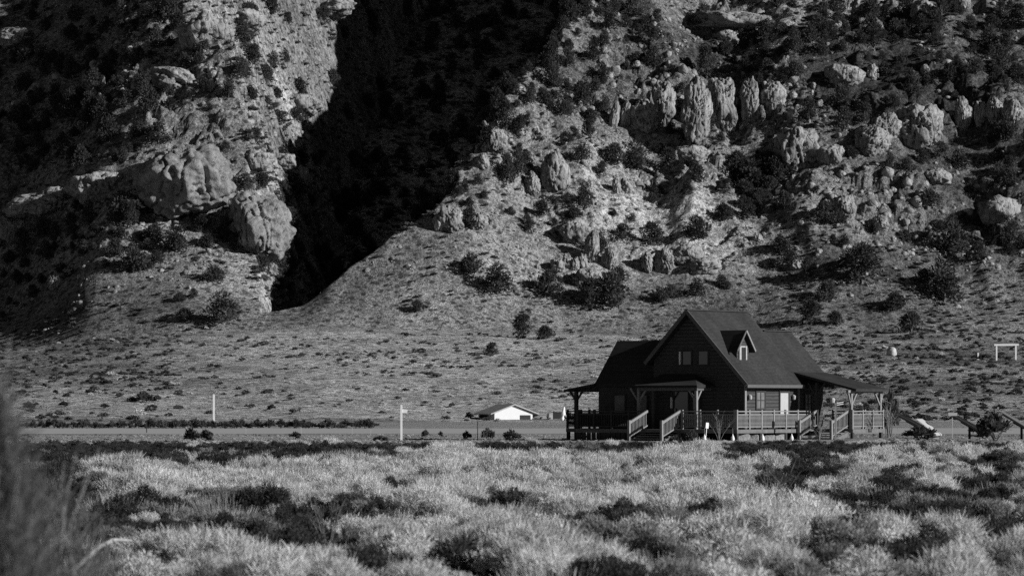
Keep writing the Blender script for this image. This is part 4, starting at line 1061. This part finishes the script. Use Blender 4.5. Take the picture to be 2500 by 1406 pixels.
# fallen pale branch
def branch():
    y0 = 37.0; x0 = (160-1250)/F*y0; m = MB(); s = y0/F
    pts = [(160, 1404), (200, 1368), (235, 1335), (265, 1322), (300, 1326)]
    m.tube([((a-160)*s, (i*.2), (1404-b)*s) for i, (a, b) in enumerate(pts)], .035, .014, 7)
    for (a, b, c, d) in [(235, 1335, 262, 1318), (225, 1345, 215, 1385), (265, 1322, 290, 1340), (200, 1368, 185, 1350)]:
        m.tube([((a-160)*s, .4, (1404-b)*s), ((c-160)*s, .5, (1404-d)*s)], .012, .004, 5)
    o = m.build('dead_branch', GREYW, None, True, loc=(x0, y0, CAMZ-419*s)); tag(o, 'pale dead branch lying over the brush in the lower left', 'branch')
branch()

# ------------------------------------------------------------------ posts, shed, gate frame, panels
def at(px, base_py):
    x, y, z = P(px, base_py); return x, y, z
x, y, z = at(980, 1073); e = empty('flag_post', (x, y, z)); tag(e, 'white wooden post with a small white flag before the road', 'post'); s = y/F
m = MB(); m.box(-.055, .055, -.05, .05, -.2, 88*s); m.build('pole', WHITE, e); m = MB(); m.bar((.05, 0, 73*s), (.33, 0, 72*s), .03, .2); m.build('flag', WHITE, e)
x, y, z = at(522, 1036); e = empty('sign_post', (x, y, z)); tag(e, 'tall pale post with a short top arm behind the dirt road', 'post'); s = y/F
m = MB(); m.box(-.09, .09, -.06, .06, -.2, 74*s); m.build('pole', WHITE, e); m = MB(); m.bar((.06, 0, 73*s), (.55, 0, 73*s), .05); m.build('arm', PWOOD, e)
m = MB(); m.bar((-1.7, 0, .1), (-.06, 0, .35), .06); m.bar((-1.75, 0, -.1), (-1.75, 0, .55), .07); m.build('side_rail', PWOOD, e)
x, y, z = at(1166, 1074); m = MB(); m.box(-.025, .025, -.025, .025, -.1, 46*y/F); tag(m.build('stake', DARKW, None, loc=(x, y, z)), 'thin dark stake in the brush below the white shed', 'post')
x, y, z = at(358, 1056); m = MB(); m.box(-.03, .03, -.03, .03, -.1, .75); tag(m.build('stake', DARKW, None, loc=(x, y, z)), 'thin dark stake standing in the dirt road at the left', 'post')
for px, py in ((455, 1048), (600, 1052), (735, 1050), (860, 1052), (905, 1056), (1030, 1058)):
    x, y, z = at(px, py+8); m = MB(); m.box(-.03, .03, -.03, .03, -.1, .42); tag(m.build('marker_stake', PWOOD, None, loc=(x, y, z)), 'short pale marker stake along the dirt road', 'post', 'marker stakes along the dirt road')
# shed
x, y, z = at(1255, 1024); s = y/F; e = empty('shed', (x, y, z-.1), math.radians(18)); tag(e, 'low white-ended shed with a dark roof far behind the road', 'shed')
m = MB(); W = 50*s; m.prism([(-W, 0), (W*.95, 0), (W*.95, 17*s), (0, 36*s), (-W, 19*s)], 0, 6); m.build('wall', WHITE, e)
m = MB(); m.slab([(-W-.5, -.25, 17*s), (0, -.25, 40*s), (0, 6.3, 40*s), (-W-.5, 6.3, 17*s)], .14); m.slab([(.003, -.25, 40*s), (W+.6, -.25, 17*s), (W+.6, 6.3, 17*s), (.003, 6.3, 40*s)], .14); m.build('roof', METAL, e)
m = MB(); m.box(.3*W, .85*W, -.02, -.003, 0, 13*s); m.build('door', DARKW, e)
# parked trailer like dark lumps & bright white figure near the left porch
x, y, z = at(1372, 1027); s = y/F; m = MB()
m.lathe([(.02, 0), (.16, .05), (.22, .3), (.12, .5), (.2, .62), (.26, .9), (.16, 1.15), (.14, 1.3), (.1, 1.5), (.02, 1.58)], 0, 0, 10); m.bar((.15, 0, .95), (.42, 0, .45), .1)
tag(m.build('white_yard_ornament', WHITE, None, True, loc=(x, y, z), rot=(0, .16, 0)), 'bright white lumpy upright ornament left of the house porch', 'ornament')
# pale rail fence behind the left porch
x0, y0, z0 = at(1352, 1024); 
e = empty('rail_fence', (x0, y0, z0)); tag(e, 'low dark fence with a pale top rail behind the left porch', 'fence')
for k in range(5):
    m = MB(); m.box(k*1.6-.06, k*1.6+.06, -.06, .06, -.2, 1.0); m.build('fence_post', DARKW, e)
m = MB(); m.bar((-.1, -.09, 1.02), (6.6, -.09, 1.02), .05, .09); m.build('top_rail', METAL, e); m = MB(); m.box(-.1, 2.0, .07, .1, .1, .85); m.box(2.5, 6.5, .07, .1, .1, .8); m.build('boards', DARKW, e)
# gate frame on the slope
x, y, z = at(2457, 880); s = y/F; e = empty('gate_frame', (x, y, z)); tag(e, 'white goal-like timber gate frame on the brushy slope at far right', 'gate')
for d in (-24, 23):
    zz = float(H(x+d*s, y))-z; m = MB(); m.box(d*s-.12, d*s+.12, -.1, .1, zz-.2, 36*s); m.build('post', WHITE, e)
m = MB(); m.bar((-30*s, 0, 38*s), (30*s, 0, 38.5*s), .26, .28); m.build('crossbeam', WHITE, e)
x, y, z = at(2388, 878); m = MB(); m.box(-.11, .11, -.1, .1, -.2, 17*y/F); tag(m.build('short_post', WHITE, None, loc=(x, y, z)), 'short white post left of the goal-like gate frame', 'post')
# solar panels tilted to the sun
def panel(px0, py0, px1, py1, yy, width, label, mirror=0):
    s = yy/F; X0 = (px0-1250)*s; X1 = (px1-1250)*s; Z0 = CAMZ+(HOR-py0)*s; Z1 = CAMZ+(HOR-py1)*s
    cx, cz = (X0+X1)/2, (Z0+Z1)/2; e = empty('solar_panel', (cx, yy, 0), math.radians(-9)); tag(e, label, 'solar panel', 'tilted solar panels right of the house')
    A = (X0-cx, Z0); B = (X1-cx, Z1)
    m = MB(); m.slab([(A[0], -width/2, A[1]), (B[0], -width/2, B[1]), (B[0], width/2, B[1]), (A[0], width/2, A[1])], .12); m.build('panel', PANEL, e)
    m = MB(); m.bar((A[0]-.02, width/2+.03, A[1]+.04), (B[0], width/2+.03, B[1]+.04), .05, .14); m.build('frame', METAL if px0 > 2400 else DARKW, e)
    m = MB(); m.tube([(0, 0, -.2), (0, 0, cz-.1)], .07); m.bar((-.5, 0, cz+.12), (.5, 0, cz-.42), .08); m.build('mast', DARKW, e)
panel(2190, 1010, 2278, 1056, 207, 1.5, 'leftmost tilted solar panel on a mast right of the house')
panel(2322, 1010, 2412, 1060, 208, 1.8, 'middle tilted solar panel on a mast, partly behind a dark bush')
panel(2448, 1008, 2540, 1064, 209, 1.5, 'tilted solar panel cut off by the right edge')
for px, w_, lab in ((2272, 34, 'bright added board imitating the sunlit lower end of the leftmost solar panel'), (2330, 30, 'small bright tray beside the top of the middle solar panel')):
    yy = 204; xx = (px-1250)/F*yy; m = MB(); s = yy/F
    if px == 2272: m.slab([(-w_*s, 0, 1.15), (w_*s*.4, 0, .3), (w_*s*.9, .5, .3), (-w_*s*.5, .5, 1.15)], .06); m.bar((0, .2, -.1), (0, .2, .65), .06)  # first board is added, its pale colour imitating the panel's sunlit lower part
    else: m.box(-.35, .15, -.1, .3, 1.33, 1.5); m.bar((-.1, .1, -.1), (-.1, .1, 1.33), .04)
    tag(m.build('bright_board', METAL, None, loc=(xx, yy, 0)), lab, 'board')

# small pale clutter near the shed and the panels
for px, py, w_, h_, lab in ((1326, 1022, 16, 13, 'small pale box between the white shed and the house, nearer the shed'), (1343, 1023, 10, 16, 'narrow pale box between the white shed and the house, nearer the house'), (1212, 1023, 14, 9, 'low pale box at the left end of the white shed')):
    x, y, z = at(px, py); s = y/F; W = w_*s/2; T = h_*s
    m = MB(); m.box(-W, W, -.5, .5, 0, T*.8); m.prism([(-W*1.08, T*.8+.003), (W*1.08, T*.8+.003), (W, T), (-W, T*.95)], -.55, .55)
    tag(m.build('storage_box', METAL, None, loc=(x, y, z-.05), rot=(0, 0, rnd.uniform(-.3, .3))), lab, 'box')
m = MB(); m.slab([(-.55, -.3, .16), (.5, -.35, .10), (.55, .3, .22), (-.5, .35, .26)], .05); m.bar((-.5, 0, .12), (.5, 0, .08), .08)
tag(m.build('bright_board', METAL, None, loc=((2268-1250)/F*201, 201, .02)), 'pale board lying flat in the brush under the leftmost solar panel', 'board')
